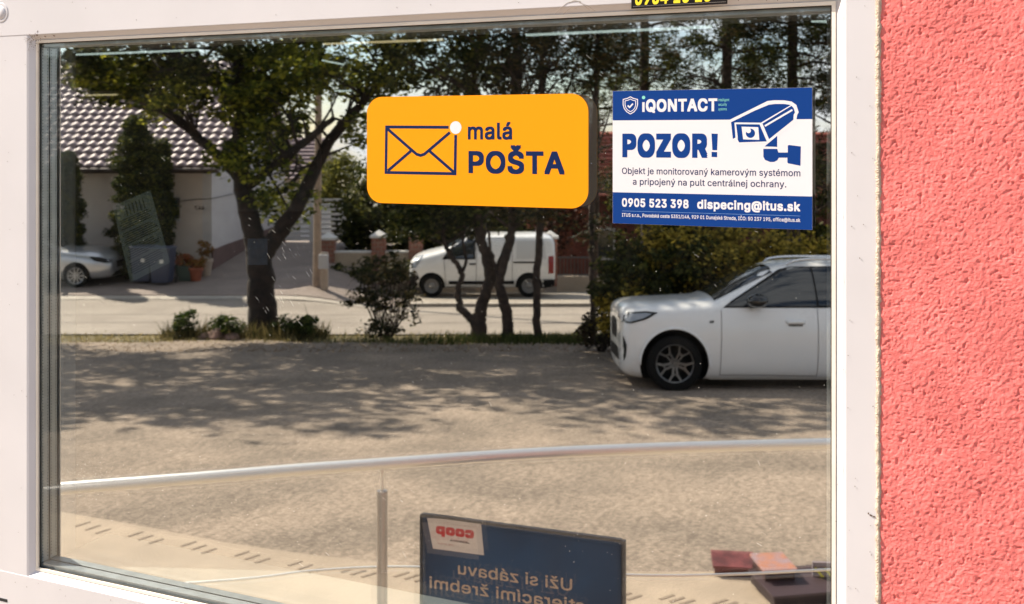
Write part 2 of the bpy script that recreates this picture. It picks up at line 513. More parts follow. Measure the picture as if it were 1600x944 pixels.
wz0, wz1 = ZC - .62, ZC + .20
wz0 = fp(1400, 960).z - .02
st = .0009
nx, nz_ = int((wx1 - wx0) / st), int((wz1 - wz0) / st)
hgt = 0.30 * vnoise(nx, nz_, 3.7, 1) + 0.42 * vnoise(nx, nz_, 2.2, 2) + 0.22 * vnoise(nx, nz_, 7.5, 3) + 0.25 * vnoise(nx, nz_, 40, 5)
pit = vnoise(nx, nz_, 2.8, 9) * vnoise(nx, nz_, 4.6, 11)
hgt = hgt - 1.3 * np.clip(pit - 0.50, 0, 1) * 2.2
H = hgt * 0.0019
H[:, :5] *= np.linspace(0.2, 1, 5)[None, :]
X, Z = np.meshgrid(wx0 + np.arange(nx) * st, wz0 + np.arange(nz_) * st)
edge = 0.0022 * (vnoise(nx, nz_, 9, 21)[:, :1] - .5) * 2
X[:, :6] = X[:, :6] + edge * np.linspace(1, 0, 6)[None, :]
Yv = (YF - .0005) - H
co = np.stack([X, Yv, Z], -1).reshape(-1, 3)
idx = np.arange(nx * nz_).reshape(nz_, nx)
fa = np.stack([idx[:-1, :-1], idx[:-1, 1:], idx[1:, 1:], idx[1:, :-1]], -1).reshape(-1, 4)
me = bpy.data.meshes.new('pink_wall'); me.vertices.add(len(co)); me.vertices.foreach_set('co', co.ravel())
me.loops.add(fa.size); me.loops.foreach_set('vertex_index', fa.ravel()); me.polygons.add(len(fa)); me.polygons.foreach_set('loop_start', np.arange(0, fa.size, 4))
me.update(calc_edges=True); me.validate()
wall = tag(empty('stucco_wall', (0, D, 0)), 'rough coral pink stucco wall to the right of the white window frame', 'wall')
link('stucco_surface', me, M_pink, wall, smooth=True)
def rest(b): boxo('stucco_surround', b, M_pinkfar, wall)
e = .004
rest((wx1 - .001, wx1 + .5, YF + e, .25, -.4, 4.4))
rest((xo1 + .0, wx1 - .002, YF + e, .25, zo1 + .003, 4.4)); rest((xo1 + .0, wx1 - .002, YF + e, .25, -.4, zo0 - .003))
rest((wx0, wx1 - .0012, .0, .25, zo0, zo1))
M_fac = mat('pale_facade_render', (0.55, 0.50, 0.45), .85, var=.05, scale=5, bump=.5, bscale=120)  # unseen wall, coloured pale to keep pink out of the railing's reflections
lw = tag(empty('pale_wall', (0, D, 0)), 'unseen shop wall around the window, made pale to keep pink off the railing', 'wall')
for b in ((wx1 + .501, 3.5, YF + e, .25, -.4, 4.4), (xo0 - 3.5, xo0 - .003, YF + e, .25, -.4, 4.4), (xo0 - .002, xo1 - .001, YF + e, .25, zo1 + .003, 4.4), (xo0 - .002, xo1 - .001, YF + e, .25, -.4, zo0 - .003)): boxo('wall_field', b, M_fac, lw)
# bumpy sealant bead between frame and stucco
P = []
z = zo0
while z < zo1:
    P.append((Vector((xo1 + .0012 + rd.uniform(-.0007, .0007), YF - .0002 + rd.uniform(-.0004, .0004), z)), .0030 + rd.uniform(-.0007, .0008))); z += .0035
V, Fc = tube_vf(P, 8)
pyd('sealant_bead', V, Fc, mat('beige_sealant', (0.50, 0.40, 0.31), 0.8, var=0.2, scale=160, bump=.5, bscale=500), wall, smooth=True)

# ------------------------------------------------------------------ room behind the window
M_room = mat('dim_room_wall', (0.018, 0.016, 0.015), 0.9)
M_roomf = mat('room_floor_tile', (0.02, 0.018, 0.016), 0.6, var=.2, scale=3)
def st_(name, b, m):
    tag(boxo(name, b, m), kind='structure')
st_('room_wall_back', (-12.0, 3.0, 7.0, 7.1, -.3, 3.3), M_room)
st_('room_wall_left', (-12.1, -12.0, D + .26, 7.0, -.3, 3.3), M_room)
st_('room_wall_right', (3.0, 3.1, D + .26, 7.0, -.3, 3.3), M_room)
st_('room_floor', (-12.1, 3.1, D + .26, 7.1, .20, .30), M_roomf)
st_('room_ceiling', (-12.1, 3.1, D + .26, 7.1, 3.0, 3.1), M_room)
# lit strip lamps under the ceiling of the shop
M_tw = emitmat('strip_lamp_warm', (1.0, 0.78, 0.42), .55); M_tc = emitmat('strip_lamp_cool', (0.85, 1.0, 0.95), .6); M_hs = mat('lamp_housing', (.3, .3, .3), .5)
LAMPS = [((110, 86), (312, 78), 4.6, M_tc, 'long cool strip lamp glowing at the upper left of the pane'),
         ((505, 69), (692, 62), 4.6, M_tw, 'long amber strip lamp glowing above the yellow sign'),
         ((822, 55), (1112, 42), 4.2, M_tc, 'long cool strip lamp glowing above the gap between the signs'),
         ((502, 94), (537, 101), 5.4, M_tc, 'short slanting strip lamp under the long amber lamp'),
         ((523, 142), (549, 142), 6.2, M_tc, 'small strip lamp deep in the shop left of the yellow sign'),
         ((134, 149), (183, 148), 6.0, M_tw, 'small warm strip lamp deep in the shop before the tiled roof'),
         ((1268, 33), (1302, 34), 4.4, M_tc, 'strip lamp end at the upper right corner of the pane')]
for a, b, y, m, lb in LAMPS:
    p, q = fp(*a, y), fp(*b, y)
    c = (p + q) / 2; h_ = (q - p).length / 2
    t = tag(empty('strip_lamp', c), lb, 'ceiling lamp', 'strip lamps lit inside the shop')
    ang = math.atan2(q.z - p.z, q.x - p.x)
    M = Matrix.Rotation(-ang, 4, 'Y')
    boxo('tube', (-h_, h_, -.005, .005, -.005, .005), m, t, mtx=M)
    boxo('housing', (-h_ - .01, h_ + .01, -.012, .012, .0065, .03), M_hs, t, mtx=M)

def quad_sheet(name, cs, m, th, parent):
    """thin sheet from four corners (world), thickness th"""
    n_ = (cs[1] - cs[0]).cross(cs[3] - cs[0]).normalized() * th
    V = [c for c in cs] + [c + n_ for c in cs]
    return pyd(name, V, [(0, 1, 2, 3), (7, 6, 5, 4), (0, 4, 5, 1), (1, 5, 6, 2), (2, 6, 7, 3), (3, 7, 4, 0)], m, parent)
# tilted notice taped inside
M_film = mat('grey_green_notice', (0.13, 0.165, 0.16), 0.7, var=.15, scale=14)
Yn = D + 2 * GAP + .001
pc = [fp(204, 442, Yn), fp(266, 410, Yn), fp(235, 297, Yn), fp(176, 322, Yn)]
nt = tag(empty('notice_sheet', (0, 0, 0)), 'tilted grey green printed notice taped inside the pane over the cypress', 'notice')
quad_sheet('sheet', pc, M_film, .0004, nt)
M_ink = mat('notice_ink', (0.012, 0.018, 0.018), .8)
bm = bmesh.new()
def onp(u, v): return (pc[3] * (1 - u) + pc[2] * u) * (1 - v) + (pc[0] * (1 - u) + pc[1] * u) * v
for k in range(26):
    v = .22 + .72 * k / 26; u0, u1 = .06 + rd.random() * .08, .97 - rd.random() * .35
    if k % 7 == 5: continue
    q = [onp(u0, v), onp(u1, v), onp(u1, v + .012), onp(u0, v + .012)]
    bm.faces.new([bm.verts.new(a + Vector((0, -.0006, 0))) for a in q])
for k in range(6):
    u0 = .3 + .09 * k; q = [onp(u0, .06), onp(u0 + .03, .06), onp(u0 + .03, .2), onp(u0, .2)]
    bm.faces.new([bm.verts.new(a + Vector((0, -.0006, 0))) for a in q])
bmo('print_lines', bm, M_ink, nt)
# tall grey panel standing in the shop (faint behind the tree) and a small blue card
M_pan = mat('grey_display_panel', (0.055, 0.058, 0.064), .6)
t = tag(empty('display_panel'), 'tall faint grey display panel inside the shop in front of the trunk', 'display panel')
quad_sheet('panel', [fp(342, 330, 1.75), fp(500, 330, 1.75), fp(500, 50, 1.75), fp(342, 50, 1.75)], M_pan, .01, t)
quad_sheet('edge_strip', [fp(500.3, 331, 1.747), fp(502.5, 331, 1.747), fp(502.5, 50, 1.747), fp(500.3, 50, 1.747)], mat('panel_edge', (.1, .1, .11), .5), .012, t)
t = tag(quad_sheet('blue_card', [fp(387, 414, Yn), fp(418, 414, Yn), fp(418, 373, Yn), fp(387, 373, Yn)], mat('blue_card', (0.05, 0.075, 0.13), .6), .0005, None), 'small blue grey card stuck on the glass over the tree trunk', 'card')
# ================================================================== signs on the pane
def front_text(s, height, x, z, m, parent, width=None, bold=0.0, y=-.0016, name='lettering', shear=0.0, spacing=1.0, slot=None):
    me = text_mesh(s, height, width, bold, shear, spacing)
    me.materials.clear(); me.materials.append(m)
    o = bpy.data.objects.new(name, me); COL.objects.link(o); o.parent = parent
    o.matrix_basis = Matrix.Translation((x, y, z)) @ Matrix.Rotation(R(90), 4, 'X')
    return o
def rounded(x0, x1, z0, z1, r, n=10):
    P = []
    for cx, cz, a0 in ((x1 - r, z1 - r, 0), (x0 + r, z1 - r, 90), (x0 + r, z0 + r, 180), (x1 - r, z0 + r, 270)):
        for k in range(n + 1):
            a = R(a0 + 90 * k / n); P.append((cx + r * math.cos(a), cz + r * math.sin(a)))
    return P
def plate(name, P, y0, y1, m, parent, street=False):
    n = len(P)
    V = [(a, y0, b) for a, b in P] + [(a, y1, b) for a, b in P]
    Fc = [tuple(range(n)), tuple(range(2 * n - 1, n - 1, -1))] + [(i, n + i, n + (i + 1) % n, (i + 1) % n) for i in range(n)]
    if name == 'sticker_sheet': Fc = [Fc[0]] + Fc[2:]
    o = pyd(name, V, Fc, m, parent, street)
    bm = bmesh.new(); bm.from_mesh(o.data); bmesh.ops.recalc_face_normals(bm, faces=bm.faces); bm.to_mesh(o.data); bm.free()
    return o
def stroke(P, w, y, closed=False):
    """flat polyline of width w in the XZ plane at y -> verts, faces (mitred)"""
    V, Fc = [], []
    n = len(P); P = [Vector((a, b)) for a, b in P]
    for i in range(n):
        if closed: a, b, c = P[i - 1], P[i], P[(i + 1) % n]
        else: a, b, c = P[max(i - 1, 0)], P[i], P[min(i + 1, n - 1)]
        d1 = (b - a).normalized() if (b - a).length > 0 else (c - b).normalized()
        d2 = (c - b).normalized() if (c - b).length > 0 else d1
        n1 = Vector((-d1.y, d1.x)); n2 = Vector((-d2.y, d2.x)); m_ = (n1 + n2)
        m_ = m_ / max(m_.dot(n1), .35)
        V += [(b.x + m_.x * w / 2, y, b.y + m_.y * w / 2), (b.x - m_.x * w / 2, y, b.y - m_.y * w / 2)]
    k = n if closed else n - 1
    for i in range(k):
        j = (i + 1) % n; Fc.append((2 * i, 2 * i + 1, 2 * j + 1, 2 * j))
    return V, Fc

M_yel = mat('sign_yellow', (0.93, 0.33, 0.006), 0.6, spec=.08)
M_navy = mat('sign_navy', (0.006, 0.018, 0.075), .7, spec=.08)
M_white = mat('sign_white', (0.80, 0.76, 0.79), .5)
M_blue = mat('sign_blue', (0.005, 0.040, 0.20), .7, spec=.08)
filmmat(M_yel, .10); filmmat(M_white, .12)
M_mint = mat('sign_mint', (0.22, 0.62, 0.50), .5)
M_back = mat('sticker_back', (0.80, 0.76, 0.70), .8)
a, b = fp(574.5, 235), fp(920, 235)
x0, x1 = a.x, b.x
zt, zb = ZC + .0622, ZC - .0978
# measured from both ends
tl = D / (math.cos(PSI) + (575 - 800) / F * math.sin(PSI)); tr_ = D / (math.cos(PSI) + (920 - 800) / F * math.sin(PSI))
zt = ZC + ((215 - 152) / F * tl + (215 - 146) / F * tr_) / 2; zb = ZC + ((215 - 317) / F * tl + (215 - 326) / F * tr_) / 2
ys = tag(empty('post_sign', ((x0 + x1) / 2, D - .0015, (zt + zb) / 2)), 'yellow rounded sticker with a navy envelope reading malá POŠTA', 'sign')
w, h = (x1 - x0) / 2, (zt - zb) / 2
plate('sticker_sheet', rounded(-w, w, -h, h, .024, 12), -.0005, 0, M_yel, ys)
def LS(px, py, c=ys):     # photograph pixel -> sign-local x, z
    p = fp(px, py, D); return (p.x - c.location.x, p.z - c.location.z)
yy = -.0012
rect = [LS(*q) for q in ((604, 199), (700, 199), (713, 213), (712, 271), (604, 270))]
E = [stroke([LS(702, 199), LS(605, 198.5), LS(604, 269.5), LS(712, 271.5), LS(713, 211)], .0042, yy),
     stroke([LS(606, 201), LS(646, 236), LS(652, 241), LS(658, 243), LS(664, 241), LS(670, 236), LS(704, 207)], .0042, yy - .0002),
     stroke([LS(607, 267), LS(643, 236)], .0042, yy - .0004), stroke([LS(710, 269), LS(672, 236)], .0042, yy - .0004)]
V, Fc = joined(E); pyd('envelope_outline', V, Fc, M_navy, ys)
cx, cz = LS(713, 199.5)
plate('white_dot', [(cx + .0088 * math.cos(R(k * 10)), cz + .0088 * math.sin(R(k * 10))) for k in range(36)], -.0018, -.0013, M_white, ys)
q0, q1 = LS(732, 218), LS(801, 218); hcap = abs(LS(732, 192)[1] - q0[1])
front_text('malá', hcap, q0[0], q0[1], M_navy, ys, q1[0] - q0[0], .018)
q0, q1 = LS(733, 270), LS(883, 271); hcap = abs(LS(733, 235.5)[1] - q0[1])
front_text('POŠTA', hcap * 1.0, q0[0], q0[1] - .0004, M_navy, ys, q1[0] - q0[0], .027)

# --- blue warning sign
a, b = fp(958, 240), fp(1269.5, 240)
bx0, bx1 = a.x, b.x
tl = D / (math.cos(PSI) + (958 - 800) / F * math.sin(PSI)); tr_ = D / (math.cos(PSI) + (1269.5 - 800) / F * math.sin(PSI))
bt = ZC + ((215 - 142) / F * tl + (215 - 137.5) / F * tr_) / 2; bb = ZC + ((215 - 348) / F * tl + (215 - 360) / F * tr_) / 2
bs = tag(empty('warning_sign', ((bx0 + bx1) / 2, D - .0015, (bt + bb) / 2)), 'blue and white POZOR! camera warning sticker beside the yellow sign', 'sign')
BW, BH = bx1 - bx0, bt - bb
def U(u, v): return (-BW / 2 + u * BW, BH / 2 - v * BH)     # sign coordinates: u right, v down, 0..1
def rect_(u0, u1, v0, v1): 
    (p, q), (r_, s) = U(u0, v0), U(u1, v1); return [(p, q), (r_, q), (r_, s), (p, s)]
plate('sticker_sheet', rect_(0, 1, 0, 1), -.0005, 0, M_white, bs)
plate('blue_header', rect_(0.0005, .9995, 0.0005, .222), -.0009, -.0006, M_blue, bs)
plate('blue_footer', rect_(0.0005, .9995, .765, .9995), -.0009, -.0006, M_blue, bs)
def btext(s, u0, v, u1, capv, m, bold, y=-.0013, name='lettering', shear=0):
    (p, q), (r_, _) = U(u0, v), U(u1, v)
    return front_text(s, capv * BH, p, q, m, bs, r_ - p, bold, y, name, shear)
btext('POZOR', .052, .500, .494, .178, M_blue, .046)
btext('iQONTACT'.replace('i', 'ı'), .158, .160, .543, .094, M_white, .032)
cx, cz = U(.165, .052)
plate('mint_dot', [(cx + .0022 * math.cos(R(k * 15)), cz + .0022 * math.sin(R(k * 15))) for k in range(24)], -.0016, -.0012, M_mint, bs)
for i, s in enumerate(('intelligent', 'security', 'systems')): btext(s, .548, .088 + i * .033, .602 - .012 * (i > 0), .020, M_mint, .0)
M_navyt = mat('sign_text_navy', (0.012, 0.02, 0.09), .7, spec=.08)
btext('Objekt je monitorovaný kamerovým systémom', .050, .625, .944, .047, M_navyt, .006)
btext('a pripojený na pult centrálnej ochrany.', .108, .705, .878, .047, M_navyt, .006)
btext('0905 523 398', .050, .872, .398, .064, M_white, .028)
btext('dispecing@itus.sk', .442, .872, .944, .066, M_white, .028)
plate('thin_line', rect_(.050, .944, .9035, .9055), -.0014, -.0011, mat('pale_line', (.2, .35, .6), .5), bs)
btext('ITUS s.r.o., Povodská cesta 5351/14A, 929 01 Dunajská Streda, IČO: 50 237 195, office@itus.sk', .050, .947, .944, .026, M_white, .012)
# shield emblem: sign px -> U by the zoomed crop (1600 px = 330 px wide, origin 950,130)
def C(cx_, cy_):   # pixels of the enlarged crop
    px, py = 950 + cx_ * 330 / 1600, 130 + cy_ * 120 / 582
    p = fp(px, py, D); return (p.x - bs.location.x, p.z - bs.location.z)
sh = [(173, 104), (195, 116), (227, 124), (227, 165), (218, 195), (200, 218), (173, 234), (146, 218), (127, 195), (118, 165), (118, 124), (150, 116)]
mid = (173, 168)
sh2 = [(mid[0] + (a - mid[0]) * .74, mid[1] + (b - mid[1]) * .74) for a, b in sh]
V, Fc = joined([stroke([C(*q) for q in sh], .0011, -.0013, True), stroke([C(*q) for q in sh2], .0009, -.0013, True), stroke([C(152, 170), C(167, 184), C(192, 156)], .0019, -.0013)])
pyd('shield_emblem', V, Fc, M_white, bs)
# camera emblem: white outline under blue body
hous = [(922, 286), (1005, 245), (1110, 195), (1215, 150), (1260, 144), (1330, 144), (1385, 152), (1415, 172), (1428, 205), (1436, 222), (1424, 238), (1418, 262), (1416, 300), (1330, 360), (1220, 440), (1160, 380), (960, 300), (975, 420), (950, 428)]
out = [(922, 286), (1215, 148), (1260, 142), (1330, 142), (1385, 150), (1418, 172), (1438, 222), (1424, 240), (1418, 290)]
top = [(934, 296), (1005, 262), (1110, 210), (1218, 165), (1265, 158), (1335, 158), (1388, 166), (1160, 300), (985, 298), (960, 299), (968, 412), (948, 424)]
side = [(1392, 172), (1408, 190), (1418, 222), (1408, 240), (1406, 278), (1222, 425), (1172, 306)]
front = [(972, 311), (1150, 313), (1205, 442), (995, 449), (985, 430), (984, 400)]
def poly(name, pts, y, m):
    t_ = [C(*q) for q in pts]
    v_, f_ = fill([t_]); return pyd(name, [(p_, y, q_) for p_, q_ in v_], f_, m, bs)
poly('exclamation_bar', [(786, 382), (834, 384), (829, 508), (793, 508)], -.0013, M_blue); poly('exclamation_dot', [(787, 521), (829, 522), (829, 561), (787, 559)], -.0013, M_blue)
poly('camera_emblem_halo', [(912, 284), (1210, 136), (1265, 130), (1335, 131), (1392, 140), (1428, 165), (1446, 220), (1434, 242), (1428, 284), (1424, 300), (1215, 455), (980, 462), (970, 425), (945, 436)], -.0013, M_white)
poly('camera_emblem_top', top, -.0015, M_blue); poly('camera_emblem_side', side, -.0015, M_blue); poly('camera_emblem_front', front, -.0015, M_blue)
poly('camera_emblem_window', [(1014, 330), (1140, 334), (1148, 430), (1026, 426)], -.0017, M_white)
lens = [(1081 + 35 * math.cos(R(k * 15)), 380 + 35 * math.sin(R(k * 15))) for k in range(24)]
poly('camera_emblem_lens', lens, -.0019, M_blue)
poly('camera_emblem_glint', [(1066 + 19 * math.cos(R(k * 20)), 360 + 19 * math.sin(R(k * 20))) for k in range(18)], -.0021, M_white)
V, Fc = joined([stroke([C(1190, 325), C(1398, 203)], .0022, -.0017)]); pyd('camera_emblem_stripe', V, Fc, M_white, bs)
def C2(cx_, cy_):   # crop 900,0 .. 1400,300 at 3.146
    px, py = 900 + cx_ / 3.146, cy_ / 3.146
    p = fp(px, py, D); return (p.x - bs.location.x, p.z - bs.location.z)
def poly2(name, pts, y, m):
    v_, f_ = fill([[C2(*q) for q in pts]]); return pyd(name, [(p_, y, q_) for p_, q_ in v_], f_, m, bs)
poly2('camera_emblem_arm', [(928, 720), (990, 668), (990, 722)], -.0015, M_blue)
poly2('camera_emblem_bracket', [(922, 732), (990, 732), (996, 750), (1042, 750), (1042, 716), (1048, 713), (1106, 720), (1104, 815), (1044, 803), (1040, 798), (1040, 775), (998, 775), (990, 788), (975, 796), (955, 796), (930, 786), (922, 770)], -.0015, M_blue)

# --- black number sticker on the top rail, cut by the picture's edge
p, q = fp(987, 12, D + YF), fp(1137, 6, D + YF)
zbs = (fp(987, 14, D + YF).z + fp(1137, 6.5, D + YF).z) / 2
ns = tag(empty('number_sticker', (p.x, D + YF - .0012, zbs)), 'black sticker with yellow digits on the top rail of the frame', 'sticker')
wS = q.x - p.x
plate('sticker_sheet', [(0, 0), (wS, 0), (wS, .055), (0, .055)], -.0005, 0, mat('sticker_black', (.010, .008, .008), .6, spec=.1), ns)
plate('border_line', [(.002, .0026), (wS - .002, .0026), (wS - .002, .0030), (.002, .0030)], -.0009, -.0006, mat('sticker_line', (.25, .22, .2), .5), ns)
front_text('0904 10 10', .019, .005, .0042, mat('sticker_yellow', (.85, .66, .02), .5), ns, wS * .80, .026, -.0014, shear=.12)

# print lies flat on its sheet: every layer a few hundredths of a millimetre above the one below
for sg in (ys, bs, ns):
    for o in sg.children:
        y = o.matrix_basis.translation.y
        if y < -.0006: 
            M = o.matrix_basis.copy(); M.translation.y = -.00055 + (y + .0006) * .06; o.matrix_basis = M
        else:
            for v_ in o.data.vertices:
                if v_.co.y < -.00055: v_.co.y = -.00052 + (v_.co.y + .00055) * .06
# ================================================================== ground of the street (seen in the pane)
def sheet(name, xs, ds, off, m, fx=None, kind='structure', skirt=0.0):
    """ground sheet on the terrain; fx(x, d) may shift the outline"""
    V, Fc = [], []
    for d in ds:
        for x in xs:
            X_, D_ = (x, d) if fx is None else fx(x, d)
            V.append((X_, -D_, gz(X_, D_) + off))
    n = len(xs)
    for j in range(len(ds) - 1):
        for i in range(n - 1):
            a = j * n + i; Fc.append((a, a + 1, a + n + 1, a + n))
    if skirt:
        per = [i for i in range(n)] + [j * n + n - 1 for j in range(1, len(ds))] + [(len(ds) - 1) * n + i for i in range(n - 2, -1, -1)] + [j * n for j in range(len(ds) - 2, 0, -1)]
        o = len(V)
        for i in per: V.append((V[i][0], V[i][1], V[i][2] - skirt))
        k = len(per)
        for q in range(k): Fc.append((per[q], per[(q + 1) % k], o + (q + 1) % k, o + q))
    o = pyd(name, V, Fc, m, None, True, True if not skirt else False)
    if kind: o['kind'] = kind
    return o
def rng_(a, b, s):
    n = max(2, int(round((b - a) / s)) + 1); return [a + (b - a) * i / (n - 1) for i in range(n)]
M_yard = mat('yard_gravel', (0.19, 0.152, 0.120), 0.9, col2=(0.315, 0.256, 0.202), scale=22.0, detail=12, bump=0.25, bscale=130, spec=.2, lo=.36, hi=.64)
def grit(m, sc, amt):
    n, l = m.node_tree.nodes, m.node_tree.links
    b = n['Principled BSDF']; src = b.inputs['Base Color'].links[0].from_socket
    tcn = n.new('ShaderNodeTexCoord'); v = n.new('ShaderNodeTexVoronoi'); v.inputs['Scale'].default_value = sc
    r_ = n.new('ShaderNodeValToRGB'); r_.color_ramp.elements[0].color = (1 - amt,) * 3 + (1,); r_.color_ramp.elements[1].color = (1 + amt,) * 3 + (1,)
    x = n.new('ShaderNodeMixRGB'); x.blend_type = 'MULTIPLY'; x.inputs[0].default_value = 1
    l.new(tcn.outputs['Object'], v.inputs['Vector']); l.new(v.outputs['Color'], r_.inputs[0]); l.new(src, x.inputs[1]); l.new(r_.outputs[0], x.inputs[2]); l.new(x.outputs[0], b.inputs['Base Color'])
def patches(m, sc, amt):
    n, l = m.node_tree.nodes, m.node_tree.links
    b = n['Principled BSDF']; src = b.inputs['Base Color'].links[0].from_socket
    tcn = n.new('ShaderNodeTexCoord'); v = n.new('ShaderNodeTexNoise'); v.inputs['Scale'].default_value = sc; v.inputs['Detail'].default_value = 5
    r_ = n.new('ShaderNodeValToRGB'); r_.color_ramp.elements[0].color = (1 - amt,) * 3 + (1,); r_.color_ramp.elements[1].color = (1 + amt, 1 + amt * .9, 1 + amt * .8, 1)
    r_.color_ramp.elements[0].position = .38; r_.color_ramp.elements[1].position = .62
    x = n.new('ShaderNodeMixRGB'); x.blend_type = 'MULTIPLY'; x.inputs[0].default_value = 1
    l.new(tcn.outputs['Object'], v.inputs['Vector']); l.new(v.outputs['Fac'], r_.inputs[0]); l.new(src, x.inputs[1]); l.new(r_.outputs[0], x.inputs[2]); l.new(x.outputs[0], b.inputs['Base Color'])
grit(M_yard, 60, .30)
patches(M_yard, 1.1, .16)
M_soil = mat('dry_soil', (0.10, 0.085, 0.04), 0.95, col2=(0.20, 0.16, 0.08), scale=1.2)
M_road = mat('worn_asphalt', (0.235, 0.20, 0.165), 0.85, col2=(0.30, 0.26, 0.215), scale=.8, detail=10, bump=.3, bscale=40)
M_pave = mat('pale_paving', (0.30, 0.26, 0.21), 0.85, var=.12, scale=2)
M_drive = mat('driveway_concrete', (0.22, 0.175, 0.15), 0.85, var=.1, scale=1.5)
M_kerb = mat('kerb_stone', (0.36, 0.32, 0.27), .8, var=.12, scale=5)
sheet('ground', rng_(-60, -14, 4)[:-1] + rng_(-14, 14, .7) + rng_(14, 60, 4)[1:], rng_(-9, 20, 2.5)[:-1] + rng_(20, 46, .7) + [50, 60, 80, 120, 200, 400, 900], -.03, M_soil)
def yedge(x, d):
    return (x, d + (0.35 * math.sin(x * .9) + .2 * math.sin(x * 2.3 + 1)) * max(0, (d - 12) / 5.8)) 
sheet('yard', rng_(-16, 16, .5), rng_(-3, 18.0, .5), 0.0, M_yard, yedge)
sheet('road', rng_(-40, 40, 1), rng_(19.3, 26.0, .5), .0, M_road)
sheet('pavement', rng_(-2.9, 40, .5), rng_(26.16, 30.6, .4), .09, M_pave, skirt=.12)
sheet('driveway', rng_(-16, -3.1, .5), rng_(26.0, 44, .5), .03, M_drive, skirt=.1)
# kerb stones along the far edge of the road, one by one
ks = []
x = -2.9; i = 0
me0 = None
kr = tag(empty('kerb', (0, -26.08, 0), street=True), 'row of pale kerb stones along the far side of the road', 'kerb')
kr['kind'] = 'structure'
while x < 9.5:
    bm = bmesh.new() if me0 is None else None
    if me0 is None:
        box(bm, 0, .98, -.075, .075, -.15, .10, bev=.012); o = bmo('kerb_stone', bm, M_kerb, kr); me0 = o.data
    else:
        o = bpy.data.objects.new('kerb_stone', me0); COL.objects.link(o); o.parent = kr
    o.location = (x, 0, gz(x, 26.08) + .0); x += 1.0
# strip of sunlit pavement on the drive side, sunlight put into a pale colour
sheet('painted_sun_strip', rng_(-16, -3.0, .5), rng_(25.55, 26.2, .3), .012, M_kerb)
# painted edge lines on the road are worn: thin pale seams
for d in (21.6, 23.6): sheet('road_seam', rng_(-20, 12, 1), [d, d + .07], .004, mat('seam', (0.16, .13, .11), .8), lambda x, d: (x, d + .05 * math.sin(x * .5)))

# grass verge between yard and road (nobody could count it)
M_grass = leafmat('verge_grass', (0.20, 0.17, 0.07), (0.34, 0.28, 0.12), (0.45, 0.36, 0.18), .35)
def blades(name, n, fx, h, m, w=.012, seed=0, label=None, cat=None):
    r_ = np.random.default_rng(seed)
    V = np.zeros((n, 3, 3))
    for i in range(n):
        x, d, k = fx(r_)
        a = r_.uniform(0, 6.28); hh_ = h * k * r_.uniform(.5, 1.2); ln = r_.normal(0, .35, 2) * hh_
        z = gz(x, d)
        V[i, 0] = (x - math.cos(a) * w, -d - math.sin(a) * w, z - .01); V[i, 1] = (x + math.cos(a) * w, -d + math.sin(a) * w, z - .01)
        V[i, 2] = (x + ln[0], -d + ln[1], z + hh_)
    o = pyd(name, V.reshape(-1, 3).tolist(), [(3 * i, 3 * i + 1, 3 * i + 2) for i in range(n)], m, None, True)
    return tag(o, label, cat, kind='stuff')
blades('grass', 6000, lambda r_: (r_.uniform(-13, 11), 18.5 + r_.normal(0, .42), .4 + .6 * abs(math.sin(r_.random() * 9))), .07, M_grass, seed=4, label='dry short grass along the edge of the yard', cat='grass')
blades('grass', 3500, lambda r_: (r_.normal(1.2, 1.6), 18.1 + r_.normal(0, .25), 1), .16, leafmat('green_grass', (.03, .05, .01), (.07, .09, .02), (.13, .13, .04), .3), seed=5, label='greener grass tufts round the feet of the thin trunks', cat='grass')
blades('fallen_leaves', 4000, lambda r_: (r_.uniform(-12, 9), 16.5 + abs(r_.normal(0, 1)) , .12), .14, leafmat('dead_leaf', (.10, .05, .02), (.2, .11, .04), (.33, .2, .09), .1), w=.025, seed=6, label='fallen brown leaves scattered at the back of the yard', cat='leaves')

# concrete apron by the shop with grooves
def apron_edge():
    pts = []
    for px, py in ((-160, 763), (-40, 778), (98, 800), (206, 819), (344, 846), (420, 858), (481, 866), (550, 874), (640, 883), (760, 889), (900, 892), (1100, 893), (1330, 893), (1500, 893)):
        zt_ = 2.26
        # solve ray with the apron's top surface, 9 cm over the yard
        d = (2.05 - .09) * F / ((py - 215) - .092 * F)
        pts.append((sx(px, d), d))
    return pts
ap = apron_edge()
V, Fc = [], []
nn = 9
dn = [(x, 1.9) for x, d in ap]
for i, (x, d) in enumerate(ap):
    for k in range(nn):
        t = k / (nn - 1); dd = d * (1 - t) + 1.45 * t
        V.append((x * (1 - .0 * t), -dd, -.092 * dd + .09))
    V.append((x, -d, -.092 * d - .05))
m_ = nn + 1
for i in range(len(ap) - 1):
    for k in range(nn - 1): a = i * m_ + k; Fc.append((a, a + m_, a + m_ + 1, a + 1))
    Fc.append((i * m_ + nn, (i + 1) * m_ + nn, (i + 1) * m_, i * m_))
M_apron = mat('apron_concrete', (0.36, 0.285, 0.21), .85, var=.1, scale=3, bump=.3, bscale=60)
o = pyd('pavement_apron', V, Fc, M_apron, None, True); o['kind'] = 'structure'
bm = bmesh.new(); bm.from_mesh(o.data); bmesh.ops.recalc_face_normals(bm, faces=bm.faces); bm.to_mesh(o.data); bm.free()
